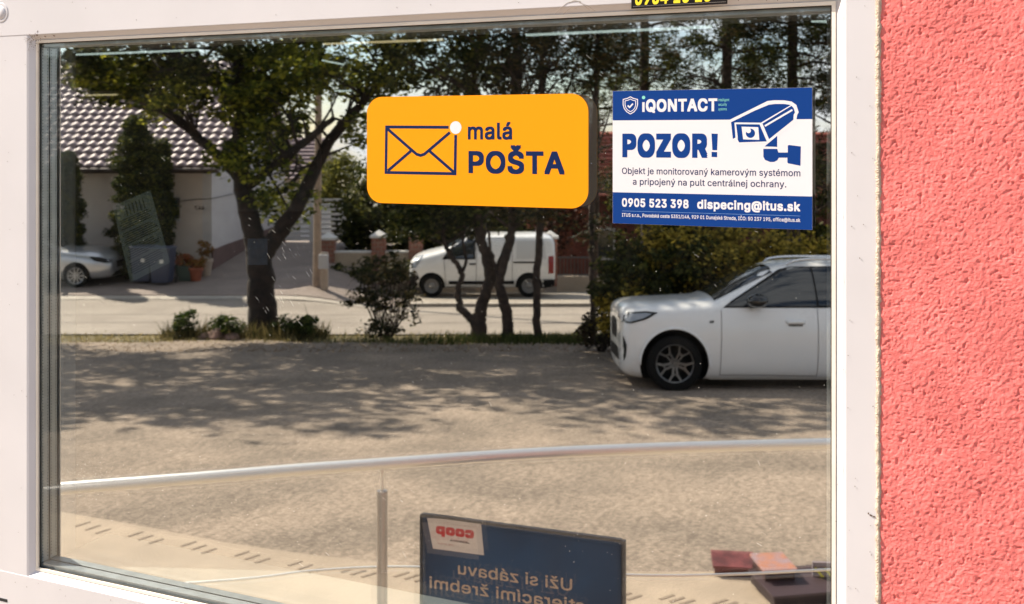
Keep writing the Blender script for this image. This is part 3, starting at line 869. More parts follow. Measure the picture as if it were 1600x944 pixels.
# groups of three raised dark ribs along the edge
M_rib = mat('dark_rib', (.22, .165, .12), .8)
def app(px, py):
    d = 1.96 * F / ((py - 215) - .092 * F); return Vector((sx(px, d), -d, -.092 * d + .09))
for g in range(14):
    for j in range(3):
        px = 118 + g * 83 + j * 16; py = 823 + g * 15.4 + j * 5.5
        if px > 480: py -= (px - 480) * .10
        a_, b_ = app(px, py), app(px + 22, py - 7)
        dd_ = (b_ - a_); n_ = Vector((0, 0, 1)).cross(dd_).normalized() * .009; up_ = Vector((0, 0, .004)); dn_ = Vector((0, 0, -.004))
        pyd('rib', [a_ - n_ + up_, b_ - n_ + up_, b_ + n_ + up_, a_ + n_ + up_, a_ - n_ * 1.3 + dn_, b_ - n_ * 1.3 + dn_, b_ + n_ * 1.3 + dn_, a_ + n_ * 1.3 + dn_], [(0, 1, 2, 3), (0, 4, 5, 1), (1, 5, 6, 2), (2, 6, 7, 3), (3, 7, 4, 0)], M_rib, o)

# ------------------------------------------------------------------ steel railing
M_steel = mat('brushed_steel', (0.86, 0.85, 0.82), 0.37, metal=1.0, bump=.02, bscale=200)
def rp(px, py, z):      # point on the horizontal plane z below the eye
    d = -z * F / (py - 215); return Vector((sx(px, d), -d, ZC + z))
rl = tag(empty('handrail', tuple(rp(595, 724, -1.0)), street=True), 'curved polished steel handrail with a post and thin wire beside the window', 'railing')
off = rp(595, 724, -1.0)
def rpath(ps, z, r): return [(rp(a, b, z) - off, r) for a, b in ps]
V, Fc = tube_vf(smooth_path(rpath([(-260, 790), (-60, 778), (65, 766), (300, 747.5), (450, 735), (600, 724.5), (750, 714), (900, 705.5), (1100, 698), (1300, 693), (1500, 690), (1800, 690)], -1.0, .0175), 5), 24)
pyd('top_rail', V, Fc, M_steel, rl, smooth=True)
V, Fc = tube_vf(smooth_path(rpath([(-100, 955), (200, 920), (400, 903), (480, 893), (600, 886), (750, 889), (1000, 899), (1150, 897), (1300, 890), (1500, 884)], -1.36, .0045), 5), 10)
pyd('wire', V, Fc, M_steel, rl, smooth=True)
for px, pyt in ((597, 724.5), (-210, 787), (1640, 690)):
    p = rp(px, pyt, -1.0) - off
    bm = bmesh.new(); cyl(bm, p + Vector((0, 0, -.085)), p + Vector((0, 0, -.012)), .0055, n=12); cyl(bm, p + Vector((0, 0, -.022)), p + Vector((0, 0, -.014)), .012, n=12)
    bmo('bracket_rod', bm, M_steel, rl, smooth=False)
    base = -.092 * (-(p + off).y) + .09 - off.z
    bm = bmesh.new(); cyl(bm, Vector((p.x, p.y, base)), p + Vector((0, 0, -.083)), .0165, n=24); cyl(bm, Vector((p.x, p.y, base)), Vector((p.x, p.y, base + .012)), .05, n=24)
    bmo('post', bm, mat('post_steel', (0.45, 0.43, 0.42), 0.3, metal=.8), rl)

# ------------------------------------------------------------------ lottery board facing the shop
dl, dr = 1.142 * F / (806 - 215), 1.142 * F / (847 - 215)
P0, P1 = Vector((sx(660, dl), -dl, 0)), Vector((sx(971, dr), -dr, 0))
ctr = (P0 + P1) / 2; ang = math.atan2(P1.y - P0.y, P1.x - P0.x); BWd = (P1 - P0).length
gzb = -.092 * (-ctr.y) + .09
bd = tag(empty('advert_board', (ctr.x, ctr.y, gzb), ang, street=True), 'dark blue lottery advert board standing outside, its words mirrored in the pane', 'sign')
Hb = ZC - 1.142 - gzb
M_bblue = mat('board_blue', (0.020, 0.075, 0.19), .5, col2=(.008, .010, .035), scale=1.6)
boxo('board_panel', (-BWd / 2, BWd / 2, -.004, 0, .10, Hb), M_bblue, bd, bev=.001)
M_bfr = mat('board_frame', (.03, .035, .05), .4, metal=.5)
for b in ((-BWd / 2 - .006, -BWd / 2, -.008, .006, .03, Hb + .005), (BWd / 2, BWd / 2 + .012, -.008, .006, .03, Hb + .005)): boxo('frame_upright', b, M_bfr, bd)
boxo('frame_top', (-BWd / 2, BWd / 2, -.008, .005, Hb + .0005, Hb + .008), M_bfr, bd)
for s in (-1, 1):
    bm = bmesh.new(); cyl(bm, (s * (BWd / 2 - .02), -.012, Hb - .05), (s * (BWd / 2 - .02), -.42, .0), .010, n=10); bmo('leg', bm, M_bfr, bd)
    boxo('foot', (s * BWd / 2 - .02, s * BWd / 2 + .02, -.008, .03, .0, .03), M_bfr, bd)
# the printed side faces the shop (+Y); its words read right only from the shop
def back_text(s, h_, xr, z, m, width, bold, y=.0012):
    me = text_mesh(s, h_, width, bold); me.materials.clear(); me.materials.append(m)
    o = bpy.data.objects.new('lettering', me); COL.objects.link(o); o.parent = bd
    o.matrix_basis = Matrix.Translation((xr, y, z)) @ Matrix.Rotation(math.pi, 4, 'Z') @ Matrix.Rotation(R(90), 4, 'X')
k = BWd / 311.0
M_bt = mat('board_lettering', (.62, .50, .40), .6)
def bx(px, py):      # board coordinates from photograph pixels, top edge 806 -> 847
    u = (px - 660) / 311.0
    top = 806 + 41 * u
    return (-BWd / 2 + u * BWd, Hb - (py - top) * dl * (1 - u) / F - (py - top) * dr * u / F)
p = bx(898, 924); back_text('Uži si zábavu', .0345, p[0], p[1], M_bt, (898 - 719) * k, .010)
p = bx(905, 956); back_text('stieracími žrebmi', .0345, p[0] + 12 * k, p[1] + .002, M_bt, (917 - 672) * k, .010)
tagp = [bx(668, 809), bx(756, 816), bx(761, 868), bx(678, 857)]
bm = bmesh.new(); f = bm.faces.new([bm.verts.new((a, .0012, b)) for a, b in tagp]); bmo('white_label', bm, mat('label_white', (.74, .70, .68), .6), bd)
p = bx(745, 842); back_text('coop', .030, p[0], p[1], mat('logo_red', (.55, .02, .03), .5), 62 * k, .055, .0020)
p = bx(738, 850); back_text('JEDNOTA', .0052, p[0], p[1], mat('logo_dark', (.03, .03, .05), .5), 32 * k, .03, .0020)
p = bx(712, 853); back_text('vždy čerstvé', .004, p[0], p[1], mat('logo_red_small', (.4, .03, .03), .5), 26 * k, .0, .0020)

# ================================================================== house with the tiled roof
M_render = mat('house_render', (0.62, 0.54, 0.48), .85, var=.05, scale=1.5)
M_renderw = mat('house_render_gable', (0.56, 0.53, 0.52), .85, var=.05, scale=1.5)
M_plinth = mat('plinth_brown', (0.13, 0.075, 0.065), .8, var=.15, scale=3)
dH = 29.6
xc = sx(331, dH); zg = gz(-9.5, dH) - .4
ze = szz(246, dH)
hs = tag(empty('white_house', (xc, -dH, gz(xc, dH)), street=True), 'white house with a glossy brown tiled roof behind the cypress', 'house')
g0 = gz(xc, dH)
L, W = 15.0, 9.5
zw = ze - g0
def hbox(name, x0, x1, d0, d1, z0, z1, m, bev=0): return boxo(name, (x0, x1, -d1, -d0, z0, z1), m, hs, bev=bev)
hbox('front_wall', -L, -.28, 0, .28, -.8, zw, M_render)
# gable end wall
rs = 3.1
V = [(-.28, 0, -.8), (-.28, -W, -.8), (-.28, -W, zw), (-.28, -W / 2, zw + rs), (-.28, 0, zw), (0, 0, -.8), (0, -W, -.8), (0, -W, zw), (0, -W / 2, zw + rs), (0, 0, zw)]
pyd('gable_wall', V, [(4, 3, 2, 1, 0), (5, 6, 7, 8, 9), (0, 1, 6, 5), (1, 2, 7, 6), (2, 3, 8, 7), (3, 4, 9, 8), (4, 0, 5, 9)], M_renderw, hs)
hbox('plinth', .001, .05, -.04, W, -.9, .62, M_plinth); hbox('plinth', -L, .049, -.05, -.001, -.9, .10, M_plinth)
# roof: slab, gutter, single pantiles
sl = math.hypot(W / 2 + .55, rs * (W / 2 + .55) / (W / 2)); an = math.atan2(rs, W / 2)
M_tile = mat('glazed_tile', (0.24, 0.175, 0.18), 0.55, var=.25, scale=3, spec=.5)
M_under = mat('roof_timber', (.06, .045, .035), .8)
rt = Matrix.Translation((0, .50, zw - .50 * math.tan(an) - .0 + .05)) @ Matrix.Rotation(-an, 4, 'X')
# local roof frame: x along the eave, -y up the slope
def slab(side):
    if side: bm = bmesh.new(); box(bm, -L - .4, .38, -sl, 0, -.12, 0); ob = bmo('roof_slope', bm, M_under, hs); ob.matrix_basis = rt
    else:
        bm = bmesh.new(); box(bm, -L - .4, .38, 0, sl, -.12, 0); ob = bmo('roof_slope', bm, M_tile, hs)
        ob.matrix_basis = Matrix.Translation((0, -W - .5, zw - .5 * math.tan(an) + .05)) @ Matrix.Rotation(an, 4, 'X')
    return ob
roof = slab(True); slab(False)
nx_t, ny_t = 8, 3
tw, tl_ = .30, .36
V, Fc = [], []
for j in range(ny_t):
    for i in range(nx_t + 1):
        u = i / nx_t
        V.append((u * tw, -j / (ny_t - 1) * (tl_ + .03), .024 * math.sin(u * 2 * math.pi) + .024 + .045 * (1 - j / (ny_t - 1))))
for j in range(ny_t - 1):
    for i in range(nx_t): a = j * (nx_t + 1) + i; Fc.append((a, a + 1, a + nx_t + 2, a + nx_t + 1))
base = len(V)
for i in range(nx_t + 1): V.append((V[i][0], V[i][1] + .0, V[i][2] - .05))
for i in range(nx_t): Fc.append((i + 1, i, base + i, base + i + 1))
tme = bpy.data.meshes.new('roof_tile'); tme.from_pydata(V, [], Fc); tme.update(); tme.shade_smooth(); tme.materials.append(M_tile)
cnt = 0; restV, restF = [], []
rows = int(sl / tl_)
nt_ = 0
tv = [Vector(v) for v in V]
for r_ in range(rows + 1):
    for c_ in range(int((L + .7) / tw)):
        X_ = .36 - tw * (c_ + 1); Y_ = -.0 - r_ * tl_ + .04
        dz = rd.uniform(-.004, .004)
        if r_ < 11 and c_ < 27:
            q = bpy.data.objects.new('roof_tile', tme); COL.objects.link(q); q.parent = roof; q.location = (X_, Y_, dz); q.rotation_euler = (0, 0, rd.uniform(-.008, .008))
        else:
            o_ = len(restV); restV += [(v.x + X_, v.y + Y_, v.z + dz) for v in tv]; restF += [tuple(a + o_ for a in f) for f in Fc]
q = pyd('roof_tiles', restV, restF, M_tile, roof, smooth=True); q['kind'] = 'stuff'
bm = bmesh.new(); cyl(bm, (-L - .4, .60, zw - .36), (.38, .60, zw - .36), .065, n=14); bmo('gutter', bm, mat('gutter_brown', (.07, .05, .045), .4, metal=.3), hs)
hbox('eave_board', -L - .4, .38, -.53, -.50, zw - .46, zw - .28, M_under)
# little window, plaque and cable on the front wall
a, b = SP(263, 345, dH - .02), SP(281, 309, dH - .02)
f = boxo('window', (a.x - xc, b.x - xc, -.02, .05, a.z - g0, b.z - g0), mat('window_frame_dark', (.10, .09, .09), .5), hs)
boxo('pane', (a.x - xc + .06, b.x - xc - .06, .051, .058, a.z - g0 + .14, b.z - g0 - .06), mat('teal_pane', (.01, .05, .06), .08, spec=.8), f)
boxo('sill', (a.x - xc - .04, b.x - xc + .04, .051, .10, a.z - g0 - .02, a.z - g0 + .07), M_pvc, f)
a = SP(302, 328, dH)
me = text_mesh('447', .12, None, .02); me.materials.clear(); me.materials.append(mat('number_dark', (.1, .07, .06), .6))
o = bpy.data.objects.new('house_number', me); COL.objects.link(o); o.parent = hs
o.matrix_basis = Matrix.Translation((a.x - xc + .34, .012, a.z - g0)) @ Matrix.Rotation(math.pi, 4, 'Z') @ Matrix.Rotation(R(90), 4, 'X')
V, Fc = tube_vf(smooth_path([(Vector((-1.0, .05, zw - 1.32)), .012), (Vector((-.5, .05, zw - 1.25)), .012), (Vector((0.06, .05, zw - 1.22)), .012), (Vector((.06, -3, zw - 1.2)), .012)]), 6)
pyd('wall_cable', V, Fc, M_under, hs)

# ---------------- distant red-brown house at the right, and more roofs behind the trees
def far_house(px0, px1, d, pyb, pye, pyr, mw, mr, lb, brick=False, wins=()):
    x0, x1 = sx(px0, d), sx(px1, d); z0, zE, zR = szz(pyb, d) - 1, szz(pye, d), szz(pyr, d)
    t = tag(empty('house', ((x0 + x1) / 2, -d, szz(pyb, d)), street=True), lb, 'house')
    w = (x1 - x0) / 2; b0 = z0 - szz(pyb, d); e_ = zE - szz(pyb, d); r_ = zR - szz(pyb, d)
    boxo('wall', (-w, w, -8, 0, b0, e_), mw, t)
    V = [(-w - .4, .5, e_ - .15), (w + .4, .5, e_ - .15), (w + .4, -8.5, e_ - .15), (-w - .4, -8.5, e_ - .15), (-w - .4, -4, r_), (w + .4, -4, r_)]
    rf = pyd('roof', V, [(0, 1, 5, 4), (2, 3, 4, 5), (1, 2, 5), (3, 0, 4), (3, 2, 1, 0)], mr, t)
    nr = int((r_ - e_) / .16)
    bm = bmesh.new()
    for j in range(nr):
        tt = j / nr; y = .5 - 4.5 * tt; z = e_ - .15 + (r_ - e_ + .15) * tt
        box(bm, -w - .4, w + .4, y - .02, y + .05, z + .01, z + .075)
    q = bmo('tile_courses', bm, mr, rf); q['kind'] = 'stuff'
    for wx, wz, ww, wh in wins:
        f = boxo('window', (wx - ww / 2, wx + ww / 2, .001, .06, wz, wz + wh), M_pvc, t)
        boxo('pane', (wx - ww / 2 + .08, wx + ww / 2 - .08, .061, .07, wz + .08, wz + wh - .08), mat('far_pane', (.03, .035, .04), .05, spec=.9), f)
    return t
M_redroof = mat('red_roof_tile', (0.30, 0.085, 0.055), .7, var=.3, scale=6)
M_redwall = mat('dark_red_cladding', (0.13, 0.035, 0.025), .8, var=.3, scale=4)
M_cream = mat('cream_wall', (0.44, 0.35, 0.26), .85, var=.06, scale=2)
far_house(862, 1420, 41, 440, 300, 205, M_redwall, M_redroof, 'low dark red house with a red tiled roof between the two signs', wins=((-5.2, .9, .9, 1.3), (-2.6, .9, 1.2, 1.3)))
far_house(395, 470, 48, 380, 275, 215, M_renderw, M_tile, 'white house showing through the fork of the big tree', wins=((.1, 1.2, .8, 1.3),))
# ---------------- white slatted gate and fence in the driveway
M_wpaint = mat('white_paint', (0.72, 0.70, 0.68), .5)
gt = tag(empty('slatted_gate', (sx(487, 38), -38, szz(378, 38)), street=True), 'white slatted garden gate at the top of the driveway', 'gate')
gw = sx(537, 38) - sx(487, 38); gh = szz(312, 38) - szz(378, 38)
for s in (-1, 0, 1): boxo('gate_post', (s * gw - .07, s * gw + .07, -.07, .07, -.5, gh + .05), M_wpaint, gt)
for j in range(9):
    z = .1 + j * (gh - .15) / 8
    for s in (0, 1): boxo('slat', (-gw + .075 + s * gw, -.075 + s * gw, -.015, .015, z, z + .085), M_wpaint, gt)
# ---------------- brick pillar fence
M_brick = mat('pillar_brick', (0.27, 0.12, 0.085), .85, var=.3, scale=9)
M_cap = mat('pillar_cap', (0.62, 0.60, 0.57), .6)
M_mort = mat('mortar', (0.30, 0.25, 0.21), .9)
dF = 31.0
fn = tag(empty('pillar_fence', (sx(580, dF), -dF, gz(-4, dF)), street=True), 'garden wall of brick pillars with white caps and cream panels', 'garden wall')
fz = gz(-4, dF); fx_ = sx(580, dF)
brick_me = None
for px, top in ((513, 374), (592, 371), (650, 368), (733, 366), (860, 372)):
    x = sx(px, dF) - fx_; zt2 = szz(top, dF) - fz
    p = boxo('pillar', (x - .19, x + .19, -.19, .19, -.6, zt2), M_mort, fn)
    nrow = 11; hb = .135
    for j in range(nrow):
        z = zt2 - (j + 1) * hb
        for k_, (a0, a1) in enumerate(((-.205, -.01), (.01, .205)) if j % 2 else ((-.205, -.11), (-.09, .09), (.11, .205))):
            key = (round(a1 - a0, 3))
            bmn = 'brick_%s' % key
            bme = bpy.data.meshes.get(bmn)
            if bme is None:
                bm = bmesh.new(); box(bm, 0, a1 - a0, -.205, .205, 0, hb - .02); bme = bpy.data.meshes.new(bmn); bm.to_mesh(bme); bm.free(); bme.materials.append(M_brick)
            q = bpy.data.objects.new('brick', bme); COL.objects.link(q); q.parent = p; q.location = (x + a0 + rd.uniform(-.004, .004), rd.uniform(-.004, .004), z)
    bm = bmesh.new(); box(bm, x - .25, x + .25, -.25, .25, zt2, zt2 + .07)
    g = bmesh.ops.create_cone(bm, cap_ends=True, segments=4, radius1=.33, radius2=.02, depth=.16)
    for v in g['verts']: v.co = Matrix.Translation((x, 0, zt2 + .15)) @ Matrix.Rotation(R(45), 4, 'Z') @ v.co
    bmo('cap', bm, M_cap, p)
pl = [513, 592, 650, 733, 860]
for a_, b_ in zip(pl[:-1], pl[1:]):
    x0_, x1_ = sx(a_, dF) - fx_ + .206, sx(b_, dF) - fx_ - .206
    zt3 = szz(392, dF) - fz
    boxo('wall_panel', (x0_, x1_, -.09, .09, -.7, zt3 - .06), M_cream, fn); boxo('coping', (x0_, x1_, -.12, .12, zt3 - .06, zt3), M_cap, fn)
# ---------------- grey bar fence to the right
dB = 32
bf = tag(empty('bar_fence', (sx(930, dB), -dB, gz(2.7, dB)), street=True), 'low grey metal bar fence right of the white van', 'fence')
M_bar = mat('fence_bar_grey', (.09, .085, .08), .5, metal=.2)
x0_, x1_ = sx(862, dB) - sx(930, dB), sx(1330, dB) - sx(930, dB)
bz0, bz1 = szz(431, dB) - gz(2.7, dB), szz(401, dB) - gz(2.7, dB)
boxo('low_wall', (x0_, x1_, -.12, .12, -.6, bz0 - .02), M_cream, bf)
for z in (bz0, bz1 - .05): boxo('fence_rail', (x0_, x1_, -.02, .02, z, z + .045), M_bar, bf)
bm = bmesh.new(); box(bm, -.011, .011, -.010, .010, bz0 + .046, bz1 - .051); bme = bpy.data.meshes.new('fence_bar'); bm.to_mesh(bme); bm.free(); bme.materials.append(M_bar)
x = x0_ + .05
while x < x1_:
    q = bpy.data.objects.new('fence_bar', bme); COL.objects.link(q); q.parent = bf; q.location = (x, 0, 0); x += .115
x = x0_
while x < x1_: boxo('fence_post', (x - .035, x + .035, -.035, .035, bz0 - .3, bz1 + .03), M_bar, bf); x += 2.05
# ---------------- poles
M_conc = mat('pole_concrete', (0.33, 0.25, 0.19), .85, var=.12, scale=6)
dP = 27.3
p = SP(495, 453, dP)
up = tag(empty('utility_pole', (p.x, p.y, gz(p.x, dP)), street=True), 'tall brown concrete utility pole beside the driveway', 'utility pole')
bm = bmesh.new(); cyl(bm, (0, 0, -.3), (.08, 0, 8.6), .12, .075, n=14); bmo('shaft', bm, M_conc, up)
boxo('crossarm', (-.9, .9, -.05, .05, 8.2, 8.3), M_under, up)
for xx in (-.8, 0.1, .8):
    bm = bmesh.new(); cyl(bm, (xx, 0, 8.3), (xx, 0, 8.46), .05, .03, n=10); bmo('insulator', bm, M_cap, up)
p = SP(507, 455, dP - .3)
cp = tag(empty('concrete_post', (p.x, p.y, gz(p.x, dP)), street=True), 'short cream concrete post standing against the utility pole', 'post')
boxo('shaft', (-.09, .09, -.08, .08, -.2, szz(392, dP) - gz(p.x, dP)), mat('post_cream', (.42, .34, .27), .8, var=.1, scale=5), cp, bev=.01)
boxo('meter_box', (-.13, .13, .081, .20, .62, 1.0), mat('box_grey', (.42, .42, .44), .5), cp, bev=.01)
# ---------------- bins, planters and pots by the white house
M_bin = mat('bin_blue', (0.035, 0.045, 0.085), .45)
def bin_(px, pyb, d, w, h_, lb, m):
    x = sx(px, d); t = tag(empty('wheelie_bin', (x, -d, gz(x, d) + .03), street=True), lb, 'bin', 'wheelie bins beside the cypress')
    bm = bmesh.new(); box(bm, -w / 2, w / 2, -w / 2, w / 2, .06, h_)
    for v in bm.verts:
        if v.co.z < .1: v.co.x *= .8; v.co.y *= .75
    bmesh.ops.bevel(bm, geom=list(bm.edges), offset=.02, segments=2, affect='EDGES'); bmo('bin_body', bm, m, t)
    bm = bmesh.new(); box(bm, -w / 2 - .02, w / 2 + .02, -w / 2 - .03, w / 2 + .03, h_ + .002, h_ + .055, bev=.02); ld = bmo('lid', bm, m, t)
    bm = bmesh.new(); cyl(bm, (-w / 2 + .03, -w / 2 - .05, h_ - .02), (w / 2 - .03, -w / 2 - .05, h_ - .02), .014, n=10); bmo('handle', bm, m, t)
    for s in (-1, 1):
        bm = bmesh.new(); cyl(bm, (s * (w / 2 - .03), -w / 2 + .06, .09), (s * (w / 2 + .02), -w / 2 + .06, .09), .09, n=18); bmo('wheel', bm, M_gasket, t)
    boxo('sticker', (.02, .12, w / 2 - .005, w / 2 + .003, h_ * .62, h_ * .72), M_cap, t)
bin_(225, 440, 27.6, .58, .98, 'blue wheelie bin nearer the silver car, its lid shut', M_bin)
bin_(254, 440, 27.4, .58, .98, 'blue wheelie bin nearer the flower boxes, its lid shut', M_bin)
M_terra = mat('terracotta', (0.28, 0.085, 0.045), .8, var=.2, scale=8)
M_green = mat('planter_green', (0.06, 0.09, 0.07), .6)
def leaves_mesh(name, centers, radii, per, size, m, parent=None, street=False, seed=1, flat=0.5, droop=0.0):
    """many small folded leaf quads scattered in clumps"""
    r_ = np.random.default_rng(seed)
    n = len(centers) * per
    c = np.repeat(np.asarray(centers, float), per, 0)
    rad = np.repeat(np.asarray(radii, float).reshape(len(centers), -1), per, 0)
    off_ = r_.normal(0, 1, (n, 3)); off_ /= np.linalg.norm(off_, axis=1, keepdims=True)
    off_ *= (r_.random((n, 1)) ** .45)
    pos = c + off_ * rad
    d1 = r_.normal(0, 1, (n, 3)); d1[:, 2] = d1[:, 2] * flat - droop; d1 /= np.linalg.norm(d1, axis=1, keepdims=True)
    d2 = r_.normal(0, 1, (n, 3)); d2 -= (d2 * d1).sum(1, keepdims=True) * d1; d2 /= np.linalg.norm(d2, axis=1, keepdims=True)
    s = size * r_.uniform(.6, 1.35, (n, 1))
    V = np.empty((n, 4, 3))
    V[:, 0] = pos - d1 * s * .5; V[:, 1] = pos + d2 * s * .30; V[:, 2] = pos + d1 * s * .55; V[:, 3] = pos - d2 * s * .30
    me = bpy.data.meshes.new(name)
    me.vertices.add(n * 4); me.vertices.foreach_set('co', V.ravel())
    me.loops.add(n * 4); me.loops.foreach_set('vertex_index', np.arange(n * 4)); me.polygons.add(n); me.polygons.foreach_set('loop_start', np.arange(0, n * 4, 4))
    me.update(calc_edges=True)
    return link(name, me, m, parent, street)
M_flow = leafmat('red_flowers', (0.25, 0.05, 0.02), (0.40, 0.12, 0.05), (0.10, 0.13, 0.03), .2)
def planter(px, d, w, h_, m, fm, lb, fh=.25, seed=1, box_=True):
    x = sx(px, d); t = tag(empty('planter', (x, -d, gz(x, d) + .03), street=True), lb, 'planter')
    bm = bmesh.new()
    if box_:
        box(bm, -w / 2, w / 2, -.14, .14, 0, h_)
        for v in bm.verts:
            if v.co.z < .01: v.co.x *= .9; v.co.y *= .8
        bmesh.ops.bevel(bm, geom=list(bm.edges), offset=.012, segments=1, affect='EDGES')
    else: lathe(bm, [(0, 0), (w * .32, 0), (w * .46, h_ * .8), (w * .52, h_ * .82), (w * .5, h_), (w * .42, h_), (w * .42, h_ * .9), (0, h_ * .9)], 'Z', 18)
    bmo('pot', bm, m, t)
    cs = [(rd.uniform(-w / 2, w / 2), rd.uniform(-.1, .1), h_ + rd.uniform(.03, fh)) for _ in range(10)]
    leaves_mesh('flowers', cs, [[.1]] * 10, 40, .07, fm, t, seed=seed)
planter(296, 28.6, .75, .35, M_green, M_flow, 'long green planter of red flowers right of the bins', seed=3)
planter(290, 27.9, .38, .42, M_green, M_flow, 'dark green box planter just right of the second bin', seed=13)
planter(306, 27.9, .42, .38, M_terra, leafmat('orange_flower', (.3, .08, .03), (.38, .2, .06), (.08, .1, .02), .2), 'terracotta pot of orange flowers near the house corner', seed=5, box_=False)
planter(322, 28.6, .40, .50, mat('pale_pot', (.42, .34, .27), .7), leafmat('copper_leaf', (.25, .1, .03), (.16, .12, .03), (.38, .17, .06), .2), 'pale pot with a bushy copper plant at the house corner', fh=.5, seed=6, box_=False)

# ---------------- small cartons left on the apron, lower right
def carton(name, px, pyb, w, dep, h_, m, mt, lb, yaw=0.0, tilt=0.0):
    p = app(px, pyb)
    t = tag(empty(name, (p.x, p.y - dep / 2, p.z + .002), yaw, street=True), lb, 'box')
    boxo('carton_body', (-w / 2, w / 2, -dep / 2, dep / 2, .0, h_), m, t, bev=.003)
    boxo('lid', (-w / 2 - .012, w / 2 + .012, -dep / 2 - .012, dep / 2 + .012, h_ + .001, h_ + .016), mt, t, bev=.003, mtx=Matrix.Translation((0, 0, h_)) @ Matrix.Rotation(tilt, 4, 'X') @ Matrix.Translation((0, 0, -h_)))
carton('small_carton', 1216, 931, .165, .20, .125, mat('dark_red_carton', (.035, .010, .010), .5, var=.6, scale=30), mat('orange_lid', (.42, .17, .09), .5, col2=(.30, .22, .24), scale=18), 'small dark carton with an orange patterned lid standing on the paving', R(-6), 0)
carton('flat_carton', 1152, 902, .22, .20, .045, mat('maroon_carton', (.10, .02, .025), .5, var=.4, scale=25), mat('maroon_top', (.13, .035, .035), .5, var=.5, scale=12), 'flat maroon carton lying left of the orange lidded one', R(8))
carton('bench_box', 1262, 946, .42, .30, .05, mat('dark_plank', (.03, .018, .022), .6), mat('dark_plank_top', (.05, .03, .035), .5), 'low dark box in the lower right corner beside the cartons', R(-10))
p = app(1288, 926)
t = tag(empty('price_card', (p.x, p.y, p.z), R(5), street=True), 'small card with yellow chevrons beside the right frame', 'card')
boxo('card_base', (-.06, .08, -.02, 0, .06, .16), mat('grey_card', (.22, .18, .2), .6), t)
for a_ in (-.03, .02):
    boxo('chevron', (-.006, .006, .001, .004, -.04, .03), mat('yellow_print', (.75, .70, .03), .5), t, mtx=Matrix.Translation((a_, 0, .11)) @ Matrix.Rotation(R(-42), 4, 'Y'))
# ================================================================== vehicles
M_cw = mat('car_white_paint', (0.80, 0.795, 0.78), .28, spec=.5, coat=.8)
M_cs = mat('car_silver_paint', (0.50, 0.51, 0.53), .28, metal=.6, coat=.8)
M_cg = mat('car_glass', (0.012, 0.014, 0.016), .04, spec=.9)
M_rub = mat('tyre_rubber', (0.010, 0.0095, 0.009), .85, spec=.15)
M_blk = mat('black_plastic', (0.008, 0.008, 0.008), .6, spec=.2)
M_rimd = mat('dark_alloy', (0.16, 0.155, 0.15), .3, metal=.8)
M_rims = mat('grey_steel_rim', (0.30, 0.29, 0.28), .5, metal=.4)
M_rimsil = mat('silver_alloy', (0.5, 0.5, 0.5), .3, metal=.8)
M_lamp = mat('headlamp_lens', (0.30, 0.32, 0.34), .08, spec=.9, coat=1)
M_red = mat('tail_lamp_red', (0.25, 0.015, 0.015), .15)
M_seam = mat('panel_gap', (0.12, 0.115, 0.11), .6)
M_chr = mat('chrome', (.7, .7, .7), .12, metal=1)

def body_mesh(st, arches, hw, ar, az, paint):
    V, rings = [], []
    for (x, zb, wl, zm, wm, zl, wb, zt, wt) in st:
        half = [(0, zb), (wl * .8, zb), (wl, zb + .09), (wm, zm), (wb, zl), (wt, zt - .06), (wt * .8, zt), (0, zt + .025)]
        full = half + [(-a, b) for a, b in half[-2:0:-1]]
        r_ = []
        for a, b in full: r_.append(len(V)); V.append((x, a, b))
        rings.append(r_)
    n = len(rings[0]); Fc = []
    for i in range(len(rings) - 1):
        for k in range(n): Fc.append((rings[i][k], rings[i + 1][k], rings[i + 1][(k + 1) % n], rings[i][(k + 1) % n]))
    Fc.append(tuple(rings[0])); Fc.append(tuple(reversed(rings[-1])))
    me = bpy.data.meshes.new('tmp_body'); me.from_pydata(V, [], Fc); me.update()
    bm = bmesh.new(); bm.from_mesh(me); bmesh.ops.recalc_face_normals(bm, faces=bm.faces); bm.to_mesh(me); bm.free()
    me.materials.append(paint); me.materials.append(M_blk)
    o = bpy.data.objects.new('tmp_body', me); COL.objects.link(o)
    s = o.modifiers.new('s', 'SUBSURF'); s.levels = 3; s.render_levels = 3
    cut = []
    for ax in arches:
        bm = bmesh.new()
        for sgn in (-1, 1): cyl(bm, (ax, sgn * (hw - .27), az), (ax, sgn * (hw + .4), az), ar, n=48)
        # open the arch downward
        cm = bpy.data.meshes.new('c'); bm.to_mesh(cm); bm.free(); cm.materials.append(M_blk)
        c = bpy.data.objects.new('c', cm); COL.objects.link(c); cut.append(c)
        b = o.modifiers.new('b', 'BOOLEAN'); b.object = c; b.operation = 'DIFFERENCE'; b.solver = 'EXACT'
        try: b.material_mode = 'TRANSFER'
        except Exception: pass
    dg = bpy.context.evaluated_depsgraph_get(); dg.update()
    out = bpy.data.meshes.new_from_object(o.evaluated_get(dg))
    for c in cut + [o]: bpy.data.objects.remove(c)
    out.shade_smooth()
    # keep arch edges crisp
    bm = bmesh.new(); bm.from_mesh(out)
    for e in bm.edges:
        if len(e.link_faces) == 2 and e.calc_face_angle() > .7: e.smooth = False
    bm.to_mesh(out); 
    bvh = BVHTree.FromBMesh(bm); bm.free()
    return out, bvh

